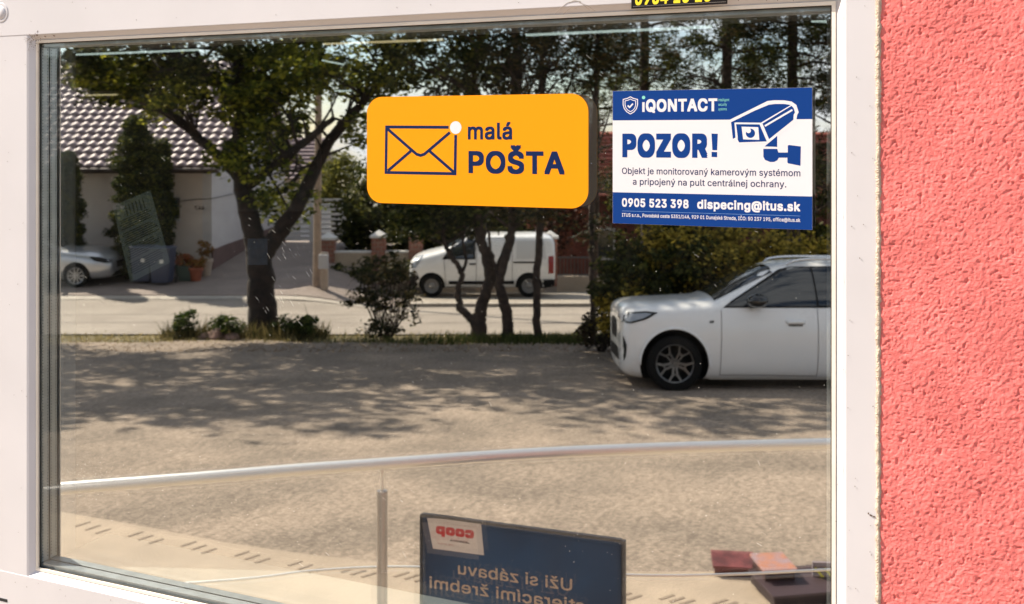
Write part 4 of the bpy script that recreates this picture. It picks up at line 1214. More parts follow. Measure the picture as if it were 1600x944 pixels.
def decal(name, poly, bvh, m, parent, axis='Y', side=1, off=.006, grid=.06, thick=.0, smooth=True):
    """panel that follows the body: poly in (x,z) cast along Y, or (y,z) cast along X, or (x,y) cast along Z"""
    P = [Vector(p) for p in poly]
    n = len(P); pts = []; 
    for i in range(n):
        a, b = P[i], P[(i + 1) % n]; k = max(1, int((b - a).length / grid))
        for j in range(k): pts.append(a + (b - a) * (j / k))
    nb = len(pts)
    edges = [(i, (i + 1) % nb) for i in range(nb)]
    xs = [p.x for p in P]; ys = [p.y for p in P]
    def inside(q):
        c = False; j = n - 1
        for i in range(n):
            if (P[i].y > q.y) != (P[j].y > q.y) and q.x < (P[j].x - P[i].x) * (q.y - P[i].y) / (P[j].y - P[i].y) + P[i].x: c = not c
            j = i
        return c
    gx = min(xs) + grid / 2
    while gx < max(xs):
        gy = min(ys) + grid / 2
        while gy < max(ys):
            q = Vector((gx, gy))
            if inside(q) and min((q - p).length for p in pts[:nb]) > grid * .4: pts.append(q)
            gy += grid
        gx += grid
    res = delaunay_2d_cdt(pts, edges, [], 1, 1e-5)
    vs, fs = res[0], res[2]
    V = []
    last = None
    for p in vs:
        if axis == 'Y': o_, d_ = Vector((p.x, side * 3, p.y)), Vector((0, -side, 0))
        elif axis == 'X': o_, d_ = Vector((side * 12, p.x, p.y)), Vector((-side, 0, 0))
        else: o_, d_ = Vector((p.x, p.y, 4)), Vector((0, 0, -1))
        loc, nor, _, _ = bvh.ray_cast(o_, d_)
        if loc is None: loc, nor, _, _ = bvh.find_nearest(o_ + d_ * (2.2 if axis != 'X' else 9))
        if nor.dot(d_) > 0: nor = -nor
        V.append(loc + nor * off)
    o = pyd(name, V, [tuple(f) for f in fs], m, parent, smooth=smooth)
    bm = bmesh.new(); bm.from_mesh(o.data); bmesh.ops.recalc_face_normals(bm, faces=bm.faces)
    if thick: 
        g = bmesh.ops.solidify(bm, geom=list(bm.faces), thickness=thick)
    bm.to_mesh(o.data); bm.free()
    return o
def strip(name, a, b, w, bvh, m, parent, side=1, axis='Y', off=.004):
    a, b = Vector(a), Vector(b); d = (b - a).normalized(); n_ = Vector((-d.y, d.x)) * w / 2
    return decal(name, [a - n_, b - n_, b + n_, a + n_], bvh, m, parent, axis, side, off)
def wheel(parent, x, y, z, r, rr_, side, style, m_rim, wt=.20):
    t = bpy.data.objects.new('wheel', None); COL.objects.link(t); t.parent = parent; t.location = (x, y, z); t.scale = (1, side, 1)
    bm = bmesh.new()
    lathe(bm, [(rr_ - .02, -.5 * wt), (rr_ + .01, -.5 * wt), (r - .03, -.48 * wt), (r - .004, -.36 * wt), (r, -.2 * wt), (r, .2 * wt), (r - .004, .36 * wt), (r - .03, .48 * wt), (rr_ + .012, .52 * wt), (rr_, .46 * wt), (rr_ - .02, .3 * wt)], 'Y', 48)
    for k in range(40):
        a = 2 * math.pi * k / 40; box(bm, -.006, .006, -.36 * wt, .36 * wt, r - .006, r + .0015, mtx=Matrix.Rotation(a, 4, 'Y'))
    bmo('tyre', bm, M_rub, t, smooth=False)
    bm = bmesh.new()
    lathe(bm, [(rr_, .40 * wt), (rr_ - .012, .44 * wt), (rr_ - .025, .38 * wt), (rr_ - .03, -.1 * wt), (0.09, -.12 * wt), (.0, -.12 * wt)], 'Y', 48)
    bmo('rim_barrel', bm, M_blk if style != 'steel' else m_rim, t, smooth=True)
    bm = bmesh.new()
    lathe(bm, [(rr_ + .004, .46 * wt), (rr_ - .006, .50 * wt), (rr_ - .018, .47 * wt), (rr_ - .02, .40 * wt)], 'Y', 48)
    lathe(bm, [(0, .40 * wt), (.028, .40 * wt), (.034, .36 * wt), (.055, .33 * wt), (.06, .20 * wt)], 'Y', 24)
    if style == 'steel':
        lathe(bm, [(.06, .30 * wt), (rr_ * .55, .12 * wt), (rr_ * .75, .28 * wt), (rr_ - .03, .10 * wt)], 'Y', 40)
        for k in range(12):
            a = 2 * math.pi * k / 12; bmesh.ops.create_icosphere(bm, subdivisions=1, radius=.016, matrix=Matrix.Rotation(a, 4, 'Y') @ Matrix.Translation((rr_ * .68, .25 * wt, 0)))
    elif style == 'double':
        for k in range(5):
            a = 2 * math.pi * k / 5 + .3
            for s in (-1, 1):
                for (r0, r1, o0, o1, w0) in ((.035, rr_ * .62, .018, .028, .017), (rr_ * .58, rr_ - .01, .030, .085, .013)):
                    p0 = Vector((r0, .30 * wt + .02, s * o0)); p1 = Vector((r1, .43 * wt, s * o1))
                    d = (p1 - p0); M = Matrix.Rotation(a, 4, 'Y') @ Matrix.Translation((p0 + p1) / 2) @ d.to_track_quat('X', 'Y').to_matrix().to_4x4()
                    box(bm, -d.length / 2, d.length / 2, -.011, .011, -w0 / 2, w0 / 2, bev=.003, mtx=M)
            box(bm, rr_ * .52, rr_ * .60, .38 * wt, .42 * wt, -.035, .035, bev=.003, mtx=Matrix.Rotation(a, 4, 'Y'))
    else:
        for k in range(10):
            a = 2 * math.pi * k / 10
            box(bm, .04, rr_ - .01, .30 * wt, .42 * wt, -.014, .014, bev=.003, mtx=Matrix.Rotation(a, 4, 'Y'))
    bmo('rim', bm, m_rim, t, smooth=False)
    return t
def both(fn):
    for s in (1, -1): fn(s)

# ---------------- white SUV, nose to the left in the pane
S = 124.0
def q(px, py): return ((px - 958) / S, (612 - py) / S)
st = [(0.12, .30, .62, .60, .70, .88, .68, .985, .62), (0.15, .18, .80, .60, .85, .96, .82, 1.06, .73), (0.32, .13, .86, .60, .90, .995, .87, 1.11, .78),
      (0.60, .11, .86, .62, .915, 1.01, .885, 1.12, .79), (1.00, .11, .87, .63, .925, 1.035, .90, 1.14, .80), (1.28, .11, .87, .65, .925, 1.045, .90, 1.155, .80), (1.38, .11, .87, .65, .925, 1.06, .90, 1.20, .76),
      (1.78, .11, .87, .65, .925, 1.07, .90, 1.45, .68), (2.16, .11, .87, .65, .925, 1.08, .90, 1.635, .63), (2.42, .11, .87, .65, .925, 1.085, .90, 1.67, .62), (2.9, .11, .87, .65, .925, 1.095, .90, 1.685, .61), (3.5, .11, .87, .65, .925, 1.11, .90, 1.655, .60),
      (3.95, .13, .86, .65, .92, 1.12, .89, 1.59, .58), (4.22, .24, .84, .65, .90, 1.10, .87, 1.36, .62), (4.40, .28, .78, .65, .86, 1.06, .83, 1.12, .68), (4.48, .34, .62, .65, .72, .95, .70, 1.00, .58)]
dS = 12.5
xS = sx(958, dS)
st = [(a[0], *a[1:7], a[7] if a[7] < 1.2 else 1.2 + (a[7] - 1.2) * .90, a[8]) for a in st]
suv = tag(empty('parked_suv', (xS, -dS - .93, gz(xS, dS + .9)), street=True), 'white SUV with dark alloy wheels parked in the yard beside the olive hedge', 'car')
suv.matrix_world = SM @ Matrix.Translation((xS, -dS - .93, gz(xS, dS + .9) - .02)) @ Matrix.Rotation(math.atan(.092), 4, 'X')
WB = ((1056 - 958) / S, (1056 - 958) / S + 2.69)
bme_, bv = body_mesh(st, WB, .925, .437, .355, M_cw)
link('body', bme_, None, suv)
for s in (1, -1):
    g1 = decal('side_window', [q(1141, 479), q(1155, 470), q(1236, 425), q(1252, 421), q(1283, 419.5), q(1283, 478.5)], bv, M_cg, suv, side=s, off=.005)
    decal('side_window', [q(1286, 478), q(1286, 419.3), q(1350, 420), q(1382, 424), q(1378, 476)], bv, M_cg, suv, side=s, off=.005)
    decal('side_window', [q(1383, 475), q(1387, 425), q(1420, 432), q(1448, 452), q(1440, 468)], bv, M_cg, suv, side=s, off=.005)
    decal('window_frame', [q(1134, 481.5), q(1150, 470), q(1232, 422), q(1252, 418), q(1350, 417), q(1422, 429), q(1456, 452), q(1446, 471), q(1300, 481.5)], bv, M_blk, suv, side=s, off=.0025)
    for a_, b_ in ((q(1131, 484), q(1128, 588)), (q(1283, 480), q(1281, 588)), (q(1128, 586), q(1281, 588)), (q(1400, 480), q(1372, 540))): strip('door_seam', a_, b_, .007, bv, M_seam, suv, s)
    h_ = decal('door_handle', [q(1232, 501), q(1262, 501), q(1261, 506.5), q(1234, 506.5)], bv, M_cw, suv, side=s, off=.03, thick=.02)
    decal('handle_recess', [q(1234, 504), q(1260, 504), q(1258, 510), q(1237, 510)], bv, M_seam, suv, side=s, off=.003)
    decal('door_handle', [q(1366, 498), q(1394, 498), q(1393, 503.5), q(1368, 503.5)], bv, M_cw, suv, side=s, off=.03, thick=.02)
    decal('sill_trim', [q(1112, 593), q(1112, 587.5), q(1345, 587.5), q(1345, 593)], bv, M_cw, suv, side=s, off=.016)
    decal('underbody_trim', [q(1112, 606), q(1112, 593.5), q(1345, 593.5), q(1345, 606)], bv, M_blk, suv, side=s, off=.004)
    hl = decal('headlight', [q(967, 505), q(971, 494), q(985, 489), q(1012, 487), q(1031, 489), q(1014, 499), q(990, 506)], bv, M_blk, suv, side=s, off=.005)
    decal('lens', [q(970, 503), q(974, 495), q(988, 491), q(1012, 489.5), q(1022, 491), q(1008, 498), q(988, 503.5)], bv, M_lamp, hl, side=s, off=.009)
    decal('air_intake', [q(971, 531), q(977, 525), q(982, 540), q(981, 556), q(973, 566), q(967, 566), q(974, 550)], bv, M_blk, suv, side=s, off=.005)
    decal('side_badge', [q(1112, 501), q(1119, 501), q(1118, 505), q(1111, 505)], bv, M_seam, suv, side=s, off=.004)
    # mirror: shell on an arm
    bm = bmesh.new()
    g = bmesh.ops.create_icosphere(bm, subdivisions=3, radius=1)
    for v in g['verts']: v.co = Vector((v.co.x * .135, v.co.y * .13, v.co.z * .09)) + Vector((q(1184, 0)[0], s * 1.02, q(0, 469)[1]))
    box(bm, q(1176, 0)[0] - .03, q(1176, 0)[0] + .05, min(s * .84, s * .99), max(s * .84, s * .99), q(0, 481)[1], q(0, 476)[1], bev=.008)
    bmo('wing_mirror', bm, mat('gloss_black', (.006, .006, .007), .15, coat=.5), suv, smooth=True)
    path = [(Vector((q(1245, 0)[0], s * .60, 1.585)), .012), (Vector((q(1258, 0)[0], s * .60, 1.64)), .02), (Vector((q(1300, 0)[0], s * .585, 1.665)), .02), (Vector((q(1400, 0)[0], s * .57, 1.65)), .02), (Vector((q(1440, 0)[0], s * .56, 1.58)), .012)]
    V, Fc = tube_vf(smooth_path(path), 10); pyd('roof_rail', V, Fc, M_chr, suv, smooth=True)
    for ax in WB:
        wheel(suv, ax, s * .80, .355, .352, .245, s, 'double', M_rimd, .225)
        # arch lip
        V, Fc = tube_vf([(Vector((ax + .442 * math.cos(R(a)), s * .915, .355 + .442 * math.sin(R(a)))), .014) for a in range(-8, 190, 9)], 8)
        pyd('arch_lip', V, Fc, M_cw, suv, smooth=True)
decal('windscreen', [(1.33, -.74), (1.33, .74), (2.12, .62), (2.12, -.62)], bv, M_cg, suv, axis='Z', off=.006, grid=.1)
decal('rear_window', [(4.0, -.5), (4.0, .5), (4.3, .54), (4.3, -.54)], bv, M_cg, suv, axis='Z', off=.006, grid=.1)
for s in (1, -1):
    decal('grille', [(s * .04, .62), (s * .28, .62), (s * .30, .86), (s * .05, .88)], bv, M_blk, suv, axis='X', side=-1, off=.008)
    decal('tail_light', [(s * .55, .82), (s * .80, .86), (s * .80, 1.02), (s * .52, .98)], bv, M_red, suv, axis='X', side=1, off=.01)
decal('lower_intake', [(-.5, .36), (.5, .36), (.42, .52), (-.42, .52)], bv, M_blk, suv, axis='X', side=-1, off=.008)
for a_ in (-.35, .35): strip('bonnet_crease', (.25, a_), (1.15, a_ * 1.5), .012, bv, M_seam, suv, axis='Z', off=.001)

# ---------------- white van
S2 = 53.3
def v(px, py): return ((px - 638) / S2, (468 - py) / S2)
st = [(0.00, .34, .60, .60, .66, .80, .64, .90, .56), (0.07, .26, .76, .60, .84, .96, .80, 1.06, .70), (0.30, .22, .84, .65, .90, 1.04, .86, 1.17, .76), (0.70, .22, .86, .68, .92, 1.08, .89, 1.27, .80), (0.95, .22, .86, .68, .92, 1.10, .90, 1.33, .80),
      (1.05, .22, .86, .68, .92, 1.10, .90, 1.40, .78), (1.40, .22, .86, .68, .92, 1.12, .91, 1.63, .74), (1.72, .22, .86, .68, .92, 1.12, .91, 1.80, .72), (2.0, .22, .86, .68, .92, 1.12, .91, 1.845, .72), (3.0, .22, .86, .68, .92, 1.12, .91, 1.87, .73), (3.85, .22, .86, .68, .92, 1.12, .91, 1.86, .74), (4.12, .24, .86, .68, .92, 1.12, .90, 1.81, .74), (4.20, .30, .80, .68, .88, 1.12, .86, 1.66, .72), (4.22, .36, .74, .68, .82, 1.1, .80, 1.55, .66)]
dV = 28.3
st = [(*a[:7], a[7] if a[7] < 1.3 else 1.3 + (a[7] - 1.3) * .80, a[8]) for a in st]
xV = sx(637, dV)
van = tag(empty('delivery_van', (xV, -dV - .92, gz(xV, dV) + .09), street=True), 'white delivery van parked across the road behind the thin trunks', 'van')
VB = ((674 - 638) / S2, (674 - 638) / S2 + 2.785)
bme_, bv = body_mesh(st, VB, .92, .385, .325, M_cw)
link('body', bme_, None, van)
for s in (1, -1):
    decal('side_window', [v(695, 409), v(703, 396), v(722, 381.5), v(738, 379), v(738, 408)], bv, M_cg, van, side=s, off=.006)
    decal('window_frame', [v(690, 410.5), v(700, 396), v(721, 379.5), v(741, 377.5), v(741, 410.5)], bv, M_blk, van, side=s, off=.003)
    for a_, b_ in ((v(693, 411), v(696, 450)), (v(743, 380), v(742, 452)), (v(742, 452), v(697, 452)), (v(797, 382), v(797, 448)), (v(743, 379), v(797, 379))): strip('door_seam', a_, b_, .016, bv, M_seam, van, s)
    strip('slide_rail', v(799, 415), v(842, 415), .05, bv, M_blk, van, s, off=.008)
    decal('side_moulding', [v(700, 448), v(700, 443), v(800, 443), v(800, 448)], bv, M_blk, van, side=s, off=.02)
    decal('door_handle', [v(732, 416), v(741, 416), v(741, 418.5), v(732, 418.5)], bv, M_blk, van, side=s, off=.03)
    decal('panel_recess_shade', [v(803, 410), v(803, 383), v(846, 383), v(849, 410)], bv, mat('van_recess_shade', (.60, .595, .58), .35), van, side=s, off=.004)  # flat sheet of greyer white; the recess's shade is put into its colour
    decal('headlight', [v(642, 424), v(647, 409), v(662, 405), v(656, 415), v(650, 424)], bv, M_lamp, van, side=s, off=.008)
    decal('tail_light', [v(852, 432), v(852, 406), v(860, 405), v(860, 432)], bv, M_red, van, side=s, off=.012)
    decal('rear_bumper', [v(838, 455), v(843, 441), v(861, 441), v(861, 455)], bv, M_blk, van, side=s, off=.02)
    decal('front_bumper', [v(639, 452), v(639, 437), v(653, 434), v(656, 440), v(652, 452)], bv, M_blk, van, side=s, off=.014)
    bm = bmesh.new(); g = bmesh.ops.create_icosphere(bm, subdivisions=3, radius=1)
    for w_ in g['verts']: w_.co = Vector((w_.co.x * .08, w_.co.y * .11, w_.co.z * .14)) + Vector((v(702, 0)[0], s * 1.06, v(0, 402)[1]))
    box(bm, v(702, 0)[0] - .02, v(702, 0)[0] + .04, min(s * .86, s * 1.0), max(s * .86, s * 1.0), 1.12, 1.17, bev=.008)
    bmo('wing_mirror', bm, M_blk, van, smooth=True)
    for i, ax in enumerate(VB): wheel(van, ax, s * .80, .325, .325, .20, s, 'steel', M_rims, .20)
decal('windscreen', [(1.02, -.68), (1.02, .68), (1.62, .66), (1.62, -.66)], bv, M_cg, van, axis='Z', off=.006, grid=.1)
decal('grille', [(-.4, .62), (.4, .62), (.45, .80), (-.45, .80)], bv, M_blk, van, axis='X', side=-1, off=.008)
for s in (1, -1): decal('rear_window', [(s * .08, 1.2), (s * .60, 1.2), (s * .58, 1.52), (s * .08, 1.52)], bv, M_cg, van, axis='X', side=1, off=.01)

# ---------------- silver car, nose to the right in the pane
S3 = 57.4
def w(px, py): return ((172 - px) / S3, (451 - py) / S3)
st = [(0.00, .34, .54, .52, .60, .66, .58, .74, .50), (0.08, .22, .72, .52, .80, .74, .74, .84, .62), (0.40, .18, .82, .56, .89, .84, .84, .95, .70), (0.90, .18, .84, .58, .91, .90, .87, 1.02, .74), (1.30, .18, .85, .58, .91, .93, .88, 1.05, .75),
      (1.40, .18, .85, .58, .91, .94, .88, 1.09, .72), (1.85, .18, .85, .58, .91, .95, .88, 1.30, .64), (2.25, .18, .85, .58, .91, .96, .88, 1.42, .60), (2.9, .18, .85, .58, .91, .97, .88, 1.45, .59), (3.4, .18, .85, .58, .91, .98, .87, 1.39, .59), (4.0, .2, .84, .58, .90, .99, .85, 1.16, .64), (4.5, .24, .80, .58, .86, .98, .80, 1.06, .66), (4.66, .32, .68, .58, .74, .92, .70, .98, .60)]
dC = 26.9
xC = sx(172, dC)
car = tag(empty('parked_car', (xC, -dC - .9, gz(xC, dC) + .03), math.pi, street=True), 'silver car parked on the drive at the left edge of the pane', 'car')
CB = ((172 - 112) / S3 * .90, (172 - 112) / S3 * .90 + 2.84)
bme_, bv = body_mesh(st, CB, .91, .37, .325, M_cs)
link('body', bme_, None, car)
for s in (1, -1):
    decal('side_window', [(1.55, 1.0), (2.1, 1.30), (2.5, 1.37), (2.62, 1.37), (2.62, 1.01)], bv, M_cg, car, side=s)
    decal('side_window', [(2.68, 1.02), (2.68, 1.37), (3.2, 1.34), (3.7, 1.17), (3.6, 1.04)], bv, M_cg, car, side=s)
    for a_, b_ in (((1.45, .96), (1.5, .3)), ((2.65, .98), (2.65, .3))): strip('door_seam', a_, b_, .012, bv, M_seam, car, s)
    decal('headlight', [(.05, .66), (.06, .74), (.35, .82), (.62, .84), (.45, .72), (.2, .66)], bv, M_blk, car, side=s)
    decal('tail_light', [(4.35, .78), (4.38, .92), (4.62, .92), (4.62, .78)], bv, M_red, car, side=s)
    for ax in CB: wheel(car, ax, s * .79, .325, .325, .225, s, 'multi', M_rimsil, .20)
    bm = bmesh.new(); g = bmesh.ops.create_icosphere(bm, subdivisions=2, radius=1)
    for w_ in g['verts']: w_.co = Vector((w_.co.x * .09, w_.co.y * .1, w_.co.z * .07)) + Vector((1.72, s * .98, 1.04))
    box(bm, 1.68, 1.76, min(s * .8, s * .95), max(s * .8, s * .95), .98, 1.02); bmo('wing_mirror', bm, M_cs, car, smooth=True)
decal('windscreen', [(1.40, -.62), (1.40, .62), (2.15, .58), (2.15, -.58)], bv, M_cg, car, axis='Z', grid=.1)
decal('grille', [(-.4, .50), (.4, .50), (.45, .68), (-.45, .68)], bv, M_blk, car, axis='X', side=-1, off=.008)
decal('lower_intake', [(-.6, .28), (.6, .28), (.5, .40), (-.5, .40)], bv, M_blk, car, axis='X', side=-1, off=.008)
# ================================================================== trees and plants
M_bark = mat('bark_dark', (0.012, 0.0075, 0.005), .9, col2=(0.036, 0.022, 0.015), scale=7, bump=1.0, bscale=16)
M_bark2 = mat('bark_pine', (0.026, 0.016, 0.011), .9, col2=(0.07, 0.044, 0.03), scale=9, bump=1.0, bscale=20)
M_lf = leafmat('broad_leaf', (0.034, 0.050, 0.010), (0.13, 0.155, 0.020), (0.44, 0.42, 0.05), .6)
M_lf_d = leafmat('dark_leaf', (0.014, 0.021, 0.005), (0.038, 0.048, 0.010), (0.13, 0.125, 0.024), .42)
M_ndl = leafmat('pine_needle', (0.014, 0.020, 0.006), (0.032, 0.036, 0.011), (0.13, 0.085, 0.028), .32)
M_olive = leafmat('olive_leaf', (0.08, 0.068, 0.012), (0.32, 0.245, 0.035), (0.66, 0.48, 0.08), .5)
M_thuja = leafmat('thuja_leaf', (0.012, 0.022, 0.005), (0.035, 0.05, 0.010), (0.16, 0.16, 0.02), .35)
M_weed = leafmat('weed_leaf', (0.02, 0.035, 0.008), (0.05, 0.08, 0.015), (0.13, 0.14, 0.03), .35)

def narrow(me, k):
    n = len(me.vertices); a = np.empty(n * 3); me.vertices.foreach_get('co', a); a = a.reshape(-1, 4, 3)
    c = a.mean(1, keepdims=True); ax = (a[:, 1] - a[:, 3]) / 2
    m_ = (a[:, 1] + a[:, 3]) / 2
    a[:, 1] = m_ + ax * k; a[:, 3] = m_ - ax * k
    me.vertices.foreach_set('co', a.ravel()); me.update()

def tree(name, px, py, d, limbs, crown, label, cat='tree', group=None, bark=None, leaf=None, lsize=.10, per=70, crad=.34, twig=.5, seed=1, wr=1.0, crown_name='crown', dark=None):
    """limbs: [[(px, py, radius, depth shift)...]]; crown: [(px, py, depth shift, rx px, ry px, rd m, clumps)]"""
    rl_ = random.Random(seed)
    base = Vector((sx(px, d), -d, gz(sx(px, d), d)))
    t = empty(name, base, street=True); tag(t, label, cat, group)
    def P(a, b, dd=0): return SP(a, b, d + dd) - base
    parts = []; skel = []
    for li, lm in enumerate(limbs):
        path = [(P(q_[0], q_[1], q_[3] if len(q_) > 3 else 0), q_[2]) for q_ in lm]
        if li == 0 or lm[0][1] >= py - 6:
            path.insert(0, (path[0][0] + Vector((0, 0, -.25)), path[0][1] * 1.5))
        sp = smooth_path(path, 5)
        sp = [(p + Vector((rl_.gauss(0, .012), rl_.gauss(0, .012), 0)), r_) for p, r_ in sp]
        skel += [s for s in sp if s[1] < .13]
        parts.append(tube_vf(sp, 12))
    if not skel: skel = sp[-3:]
    cs, rs_, up_ = [], [], []
    for (cx_, cy_, dd, rx, ry, rd_, n) in crown:
        for _ in range(n):
            while True:
                a, b, c = rl_.uniform(-1, 1), rl_.uniform(-1, 1), rl_.uniform(-1, 1)
                if .12 < a * a + b * b + c * c <= 1: break
            p = P(cx_ + a * rx, cy_ + b * ry, dd + c * rd_)
            hi_ = cy_ + b * ry < -90 and crad > .2 and d < 26
            if p.z < .0: continue
            k = rl_.uniform(.6, 1.3) * crad
            if hi_: up_.append((p, (k * 1.9, k * 1.9, k * 1.2))); continue
            cs.append(p); rs_.append((k * rl_.uniform(.8, 1.4), k * rl_.uniform(.8, 1.4), k * rl_.uniform(.45, .9)))
    tw = []
    for p in cs:
        if rl_.random() < twig:
            s0 = min(rl_.sample(skel, min(14, len(skel))), key=lambda s: (s[0] - p).length)
            m_ = (s0[0] + p) / 2 + Vector((rl_.gauss(0, .15), rl_.gauss(0, .15), rl_.gauss(.08, .15)))
            r0 = min(s0[1] * .6, .035)
            tw.append(tube_vf(smooth_path([(s0[0], r0), (m_, r0 * .55), (p, .006)], 3), 5))
    V, Fc = joined(parts); pyd('trunk', V, Fc, bark or M_bark, t, smooth=True)
    if tw: V, Fc = joined(tw); q_ = pyd('twigs', V, Fc, bark or M_bark, t, smooth=True); q_['kind'] = 'stuff'
    if cs:
        if dark is not None:
            h_ = len(cs) // 3
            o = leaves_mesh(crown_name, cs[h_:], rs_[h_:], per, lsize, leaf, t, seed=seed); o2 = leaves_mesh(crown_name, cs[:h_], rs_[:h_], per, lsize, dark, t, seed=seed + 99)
            obs = (o, o2)
        else: obs = (leaves_mesh(crown_name, cs, rs_, per, lsize, leaf, t, seed=seed),)
        for o in obs:
            o['kind'] = 'stuff'
            if wr != 1: narrow(o.data, wr)
    if up_ and px not in (930, 1012):
        o = leaves_mesh('upper_crown', [a for a, b in up_], [b for a, b in up_], 30, lsize * 1.8, leaf, t, seed=seed + 7); o['kind'] = 'stuff'
    return t

tree('maple_tree', 411, 520, 19.3, [
    [(411, 523, .33), (411, 500, .29), (409, 460, .265), (406, 420, .25), (402, 390, .24), (396, 370, .20), (388, 330, .19), (380, 295, .18)],
    [(380, 300, .17), (373, 250, .155), (375, 180, .13), (372, 100, .10), (368, 0, .08), (362, -120, .04)],
    [(386, 310, .10), (365, 268, .10), (335, 240, .10), (300, 205, .09, .4), (255, 172, .075, .6), (200, 152, .06, .8), (120, 132, .05, 1)],
    [(412, 402, .17), (432, 370, .17), (455, 338, .15), (476, 300, .14), (494, 262, .12), (512, 225, .11), (540, 190, .095), (575, 150, .08), (618, 90, .06), (660, 10, .04)],
    [(390, 290, .09), (425, 262, .085, -.3), (455, 238, .08, -.5), (486, 215, .07, -.7), (520, 185, .05, -.8)],
    [(398, 300, .06, .3), (440, 300, .05, .6), (475, 262, .04, .9)],
    [(375, 170, .08), (330, 120, .07, -.6), (270, 85, .05, -1), (200, 60, .04, -1.2)],
    [(374, 150, .07), (430, 90, .06, .6), (500, 50, .045, .9), (560, 0, .03, 1)]],
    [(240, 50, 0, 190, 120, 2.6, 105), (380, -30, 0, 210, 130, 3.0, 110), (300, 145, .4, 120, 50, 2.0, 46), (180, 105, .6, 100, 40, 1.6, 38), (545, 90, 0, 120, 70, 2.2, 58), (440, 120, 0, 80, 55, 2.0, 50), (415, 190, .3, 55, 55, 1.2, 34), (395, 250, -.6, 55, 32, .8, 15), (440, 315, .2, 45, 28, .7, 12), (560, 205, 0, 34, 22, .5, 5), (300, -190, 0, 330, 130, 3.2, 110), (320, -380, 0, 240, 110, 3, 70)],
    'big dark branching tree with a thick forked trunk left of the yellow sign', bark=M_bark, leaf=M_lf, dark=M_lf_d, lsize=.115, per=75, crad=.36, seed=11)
tree('multi_stem_tree', 748, 527, 18.7, [
    [(747, 529, .17), (747, 505, .15), (750, 486, .12), (760, 455, .11), (766, 430, .11), (758, 395, .10), (748, 360, .09), (745, 300, .08), (742, 200, .07), (738, 60, .05), (735, -80, .03)],
    [(744, 505, .08), (730, 492, .075), (718, 478, .065), (716, 450, .055), (721, 425, .05), (706, 402, .045), (694, 375, .04), (690, 330, .03), (680, 260, .03), (675, 160, .02)],
    [(764, 450, .06), (780, 415, .055), (790, 385, .05), (800, 345, .045), (808, 250, .04), (812, 80, .03)],
    [(722, 425, .03), (728, 405, .03), (724, 380, .025), (730, 330, .02)]],
    [(700, 80, 0, 120, 90, 1.8, 85), (690, 330, .5, 70, 40, 1.0, 34), (640, 350, .3, 40, 30, .8, 12), (740, 340, .8, 60, 26, .8, 20), (700, -60, 0, 160, 90, 2.4, 70), (700, -260, 0, 170, 150, 2.6, 80)],
    'multi stemmed tree with twisting stems in front of the van bonnet', bark=M_bark2, leaf=M_lf_d, lsize=.10, per=70, seed=12)
tree('thin_tree', 794, 528, 18.5, [
    [(793, 530, .12), (792, 500, .105), (788, 470, .10), (780, 445, .085), (788, 410, .08), (798, 370, .075), (801, 330, .07), (806, 200, .06), (806, 0, .04)],
    [(786, 455, .04), (776, 430, .035), (770, 400, .03), (762, 360, .025)]],
    [(810, 80, 0, 90, 90, 1.6, 60), (800, 335, .3, 40, 18, .6, 10), (800, -80, 0, 110, 80, 2, 40)],
    'leaning slender trunk standing before the van cargo side, left of the straight one', group=None, bark=M_bark2, leaf=M_ndl, lsize=.11, per=70, wr=.5, seed=13)
tree('thin_tree', 841, 529, 18.3, [[(841, 531, .085), (839, 500, .075), (838, 450, .07), (841, 400, .07), (844, 340, .065), (846, 200, .055), (850, 0, .04)]],
    [(880, 80, 0, 85, 85, 1.5, 60), (850, 338, 0, 30, 14, .5, 6), (880, -80, 0, 110, 80, 2, 40)],
    'straight slender trunk in front of the van rear wheel', bark=M_bark2, leaf=M_ndl, lsize=.11, per=70, wr=.5, seed=14)
tree('thin_tree', 926, 531, 18.4, [[(927, 533, .06), (926, 480, .055), (926, 420, .05), (924, 350, .05), (928, 250, .045), (932, 60, .03)]],
    [(950, 60, 0, 60, 80, 1.5, 40), (925, 350, 0, 16, 40, .4, 5), (910, 240, .3, 26, 40, .6, 8)],
    'thinnest straight trunk right of the van before the bar fence', bark=M_bark2, leaf=M_ndl, lsize=.11, per=60, wr=.5, seed=15)
def pine(px, d, tilt, lb, seed, n=70, w=95, ts=1.0):
    py = 357.5 + 3177 / d; r_ = random.Random(seed)
    limbs = [[(px, py, .15 * ts), (px + tilt * .3, 380, .13 * ts), (px + tilt * .6, 200, .11 * ts), (px + tilt, 0, .09 * ts), (px + tilt * 1.3, -200, .05)]]
    for k in range(13):
        y = 330 - k * 32; s = 1 if k % 2 else -1; ln = w * r_.uniform(.5, 1.0)
        x0 = px + tilt * (380 - y) / 380 * .9
        limbs.append([(x0, y, .035), (x0 + s * ln * .5, y - r_.uniform(-6, 18), .025, r_.uniform(-.8, .8)), (x0 + s * ln, y - r_.uniform(-14, 26), .012, r_.uniform(-1.5, 1.5))])
    tree('pine_tree', px, py, d, limbs, [(px + tilt * .8, 90, 0, w, 110, 1.8, n), (px + tilt * .6, 250, .3, w * .7, 60, 1.4, n // 3), (px + tilt, -80, 0, w * 1.1, 100, 2.2, n // 2), (px + tilt, -280, 0, w * 1.1, 140, 2.4, n)], lb, bark=M_bark2, leaf=M_ndl, dark=M_lf_d, lsize=.13, per=85, crad=.30, wr=.34, seed=seed)
pine(1012, 20.5, -6, 'dark pine rising behind the left part of the blue sign', 21, 60, 95)
pine(1128, 19.5, 8, 'dark pine rising behind the middle of the blue sign', 22, 90, 100)
pine(1242, 20.0, -4, 'dark pine rising behind the right edge of the blue sign', 23, 90, 110)
pine(930, 24.5, 5, 'dark pine showing between the yellow and the blue sign', 24, 50, 80, .5)
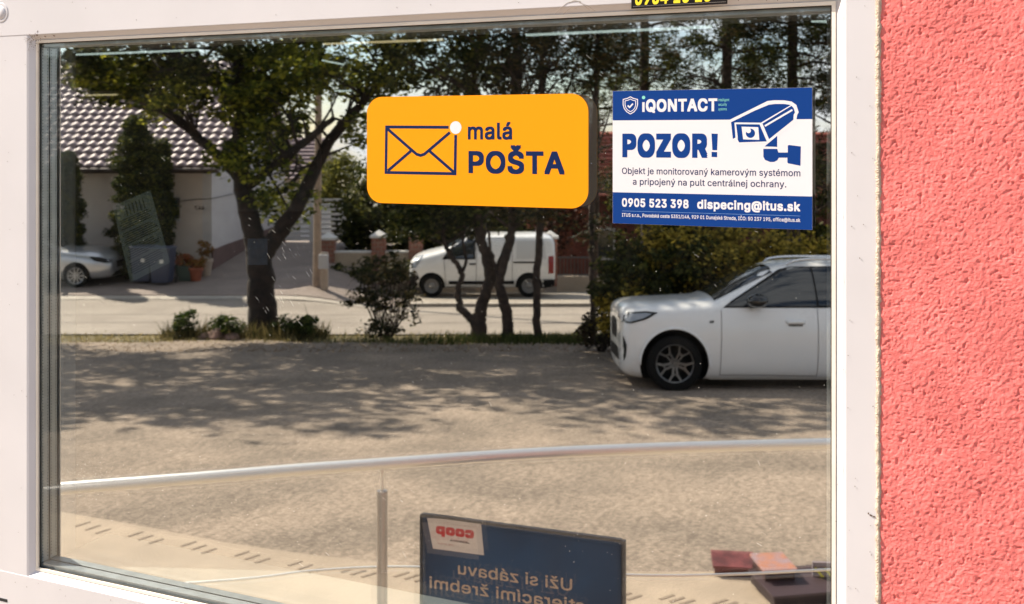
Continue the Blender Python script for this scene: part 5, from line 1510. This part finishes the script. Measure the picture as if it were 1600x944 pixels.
pine(1480, 19.5, 0, 'dark pine outside the picture to the right of the window', 26, 60, 130)
tree('broad_tree', -120, 522, 19.0, [[(-120, 524, .2), (-118, 400, .18), (-125, 200, .14), (-120, -100, .08)], [(-120, 300, .09), (-60, 150, .06), (0, 60, .03)]], [(-110, 60, 0, 150, 110, 2.4, 90), (-120, -180, 0, 230, 130, 3, 100), (-120, -380, 0, 160, 90, 2.5, 50)], 'broad tree outside the picture, left of the forked tree', leaf=M_lf, dark=M_lf_d, lsize=.115, per=60, crad=.36, seed=27)
tree('broad_tree', -420, 522, 19.0, [[(-420, 524, .2), (-418, 400, .18), (-425, 200, .14), (-420, -100, .08)]], [(-410, 20, 0, 190, 150, 2.6, 70), (-420, -260, 0, 220, 180, 3, 120)], 'farther broad tree outside the picture to the left', leaf=M_lf, dark=M_lf_d, lsize=.16, per=50, crad=.4, seed=28)
pine(1345, 19.0, 0, 'dark pine cut off by the right side of the window', 25, 90, 110)
# olive hedge behind the SUV
def bush(name, px, d, spec, leaf, lb, cat, per=70, ls=.08, cr_=.26, seed=1, stems=7, sr=.02, spread=40, sh=.6, wr=1, zoff=0, dark=None, bark=None):
    py = 357.5 + 3177 / d if gz(sx(px, d), d) < -.092 * d + .01 else 215 + (ZC - gz(sx(px, d), d)) * F / d
    r_ = random.Random(seed); limbs = []
    top = min(c[1] - c[4] for c in spec)
    for k in range(stems):
        a = (k / max(1, stems - 1) - .5) * 2
        limbs.append([(px + a * spread * .15, py, sr), (px + a * spread * .5, py - (py - top) * .35 * sh, sr * .8, r_.uniform(-.2, .2)), (px + a * spread, py - (py - top) * sh, sr * .4, r_.uniform(-.4, .4))])
    return tree(name, px, py, d, limbs, spec, lb, cat, leaf=leaf, lsize=ls, per=per, crad=cr_, seed=seed, wr=wr, twig=.35, crown_name='foliage', dark=dark, bark=bark)
bush('olive_hedge', 1075, 15.6, [(1000, 440, 0, 70, 55, .8, 70), (1080, 420, 0, 80, 65, .9, 85), (1160, 420, 0, 60, 60, .9, 60), (1240, 420, 0, 70, 50, .9, 50), (985, 480, -.2, 50, 45, .7, 36), (1060, 385, .2, 90, 30, .8, 40)], M_olive, 'tall olive green and yellow hedge right behind the white SUV', 'hedge', ls=.085, per=95, cr_=.25, seed=31, stems=9, spread=110, sh=.8, dark=M_lf_d)
bush('dark_shrub', 940, 16.6, [(942, 515, 0, 34, 28, .5, 22)], leafmat('purple_leaf', (.02, .012, .008), (.05, .035, .02), (.10, .09, .03), .2), 'low dark brown shrub at the nose of the white SUV', 'shrub', ls=.07, per=60, cr_=.18, seed=32, spread=25)
bush('bare_shrub', 605, 18.5, [(603, 500, 0, 42, 28, .5, 12), (600, 450, 0, 50, 34, .6, 34), (602, 418, .1, 42, 26, .5, 22), (560, 470, 0, 22, 20, .4, 5), (645, 478, 0, 16, 26, .4, 6)], leafmat('shrub_leaf', (.012, .017, .006), (.035, .04, .012), (.14, .10, .04), .3), 'sparse twiggy shrub at the yard edge below the yellow sign', 'shrub', ls=.075, per=34, cr_=.17, seed=33, stems=15, sr=.017, spread=48, sh=.75, bark=M_bark2)
for i, (px, h_, w_, lb) in enumerate(((292, 36, 20, 'tall pale weed left of the big trunk'), (352, 26, 30, 'mounded dark weed with dry leaves just left of the big trunk'), (455, 26, 28, 'low leafy plant just right of the big trunk'), (481, 30, 10, 'small upright potted looking plant right of the big trunk'))):
    bush('weed', px, 18.7 - .15 * (i % 2), [(px, 522 - h_ * .5, 0, w_, h_ * .5, .3, 9 + w_ // 2)], M_weed, lb, 'plant', ls=.075, per=30, cr_=.12, seed=40 + i, stems=6, sr=.008, spread=w_, sh=.95)
# stones round the big trunk
M_stone = mat('reddish_stone', (0.20, 0.12, 0.09), .85, var=.3, scale=10, bump=.5, bscale=30)
for px, d, s, lb in ((322, 18.5, .13, 'rounded reddish stone left of the weeds'), (338, 18.4, .17, 'largest reddish stone beside the big trunk'), (362, 18.3, .12, 'small dark stone near the foot of the big trunk')):
    x = sx(px, d); bm = bmesh.new(); g = bmesh.ops.create_icosphere(bm, subdivisions=3, radius=s)
    r_ = random.Random(px); ph = [r_.uniform(0, 6) for _ in range(4)]
    for q_ in g['verts']:
        c = q_.co / s; q_.co *= 1 + .16 * math.sin(3 * c.x + ph[0]) + .12 * math.sin(4 * c.y + ph[1]) + .1 * math.sin(5 * c.z + ph[2]); q_.co.z *= .65
    o = bmo('stone', bm, M_stone, None, smooth=True); o.matrix_world = SM @ Matrix.Translation((x, -d, gz(x, d) + s * .35)); tag(o, lb, 'stone')
# cypresses before the white house
def cypress(px, d, top, w_, lb, seed):
    x = sx(px, d); py = 215 + (ZC - gz(x, d)) * F / d
    spec = []
    n = 9
    for k in range(n):
        t_ = k / (n - 1); yy = py - 14 - (py - 14 - top) * t_
        ww = w_ * (1 - .15 * abs(t_ - .3)) * (1 if t_ < .75 else (1 - (t_ - .75) * 2.9))
        spec.append((px, yy, 0, max(ww, 5), (py - top) / n * .75, ww / F * d, 42))
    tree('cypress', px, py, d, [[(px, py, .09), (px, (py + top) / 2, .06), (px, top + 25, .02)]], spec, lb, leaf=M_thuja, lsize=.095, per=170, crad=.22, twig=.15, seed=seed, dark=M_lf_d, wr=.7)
cypress(213, 28.3, 198, 41, 'tall dark columnar cypress in front of the white house wall', 51)
cypress(252, 29.0, 240, 13, 'narrow darker cypress tucked behind the tall one', 52)
cypress(104, 28.0, 255, 20, 'cypress at the left edge of the pane above the silver car', 53)
# garden trees behind the pillar fence
def garden(px, d, spec, lb, leaf, seed, name='garden_tree', per=80, ls=.16, cr_=.5):
    py = 215 + (ZC - gz(sx(px, d), d)) * F / d
    tree(name, px, py, d, [[(px, py, .14), (px + 3, (py + spec[0][1]) / 2, .12), (px - 2, spec[0][1], .08)], [(px, (py + spec[0][1]) / 2, .06), (px + 30, spec[0][1], .04)]], spec, lb, leaf=leaf, lsize=ls, per=per, crad=cr_, twig=.3, seed=seed)
garden(580, 33.5, [(585, 330, 0, 46, 75, 1.5, 64), (552, 350, 0, 14, 44, .6, 12)], 'dark evergreen rising behind the left brick pillars', M_lf_d, 61)
garden(660, 34, [(660, 320, 0, 75, 85, 1.8, 100), (690, 380, 0, 60, 45, 1, 40)], 'broad dark tree behind the middle of the pillar fence', M_lf_d, 62)
garden(770, 34.5, [(770, 320, 0, 70, 85, 1.8, 90)], 'dark tree behind the roof of the white van', M_lf_d, 63)
garden(522, 42, [(520, 282, 0, 40, 42, 1.6, 60)], 'yellow green tree behind the slatted gate', leafmat('yellow_green_leaf', (.05, .06, .012), (.13, .13, .025), (.26, .24, .05), .4), 64)  # yellowish green is this tree's own leaf tone
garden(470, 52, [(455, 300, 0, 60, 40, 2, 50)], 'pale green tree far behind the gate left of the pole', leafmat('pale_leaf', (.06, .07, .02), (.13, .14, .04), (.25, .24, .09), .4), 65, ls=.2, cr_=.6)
garden(860, 37, [(870, 330, 0, 45, 60, 1.5, 40)], 'reddish dark tree over the bar fence right of the van', leafmat('red_leaf', (.03, .010, .006), (.08, .022, .012), (.16, .055, .025), .3), 66)
garden(1040, 36, [(1040, 320, 0, 100, 90, 2, 110)], 'dark tree mass behind the olive hedge', M_lf_d, 67)
garden(1250, 36, [(1260, 320, 0, 120, 90, 2, 120)], 'dark tree mass above the roof of the white SUV', M_lf_d, 68)
bush('low_hedge', 560, 30.2, [(545, 440, 0, 40, 20, .5, 30), (600, 436, 0, 45, 22, .5, 30), (650, 430, 0, 40, 24, .5, 26), (520, 425, 0, 14, 30, .4, 10)], leafmat('fence_plant', (.02, .028, .008), (.06, .07, .02), (.17, .16, .05), .3), 'low mixed planting at the foot of the pillar fence', 'hedge', ls=.12, per=60, cr_=.28, seed=71, stems=8, spread=70)
# far tree line that closes the horizon
tl = [(px, py, rd.uniform(-3, 3), 70, 22, 3, 26) for px in range(-300, 1900, 75) for py in (345,)]
tree('far_tree_line', 800, 360 + 3177 / 75 * 0 + 2, 75, [[(800, 400, .3), (800, 350, .2)]], tl, 'far line of trees closing the horizon behind the houses', 'trees', leaf=M_lf_d, lsize=.5, per=60, crad=1.6, twig=0, seed=81)

blades('undergrowth', 2600, lambda r_: (sx(r_.uniform(255, 510), 18.7), 18.7 + r_.normal(0, .18), .3 + r_.random() ** 2), .30, leafmat('undergrowth_leaf', (.03, .035, .012), (.12, .10, .035), (.26, .2, .08), .3), w=.014, seed=8, label='dry undergrowth round the foot of the big trunk', cat='undergrowth')
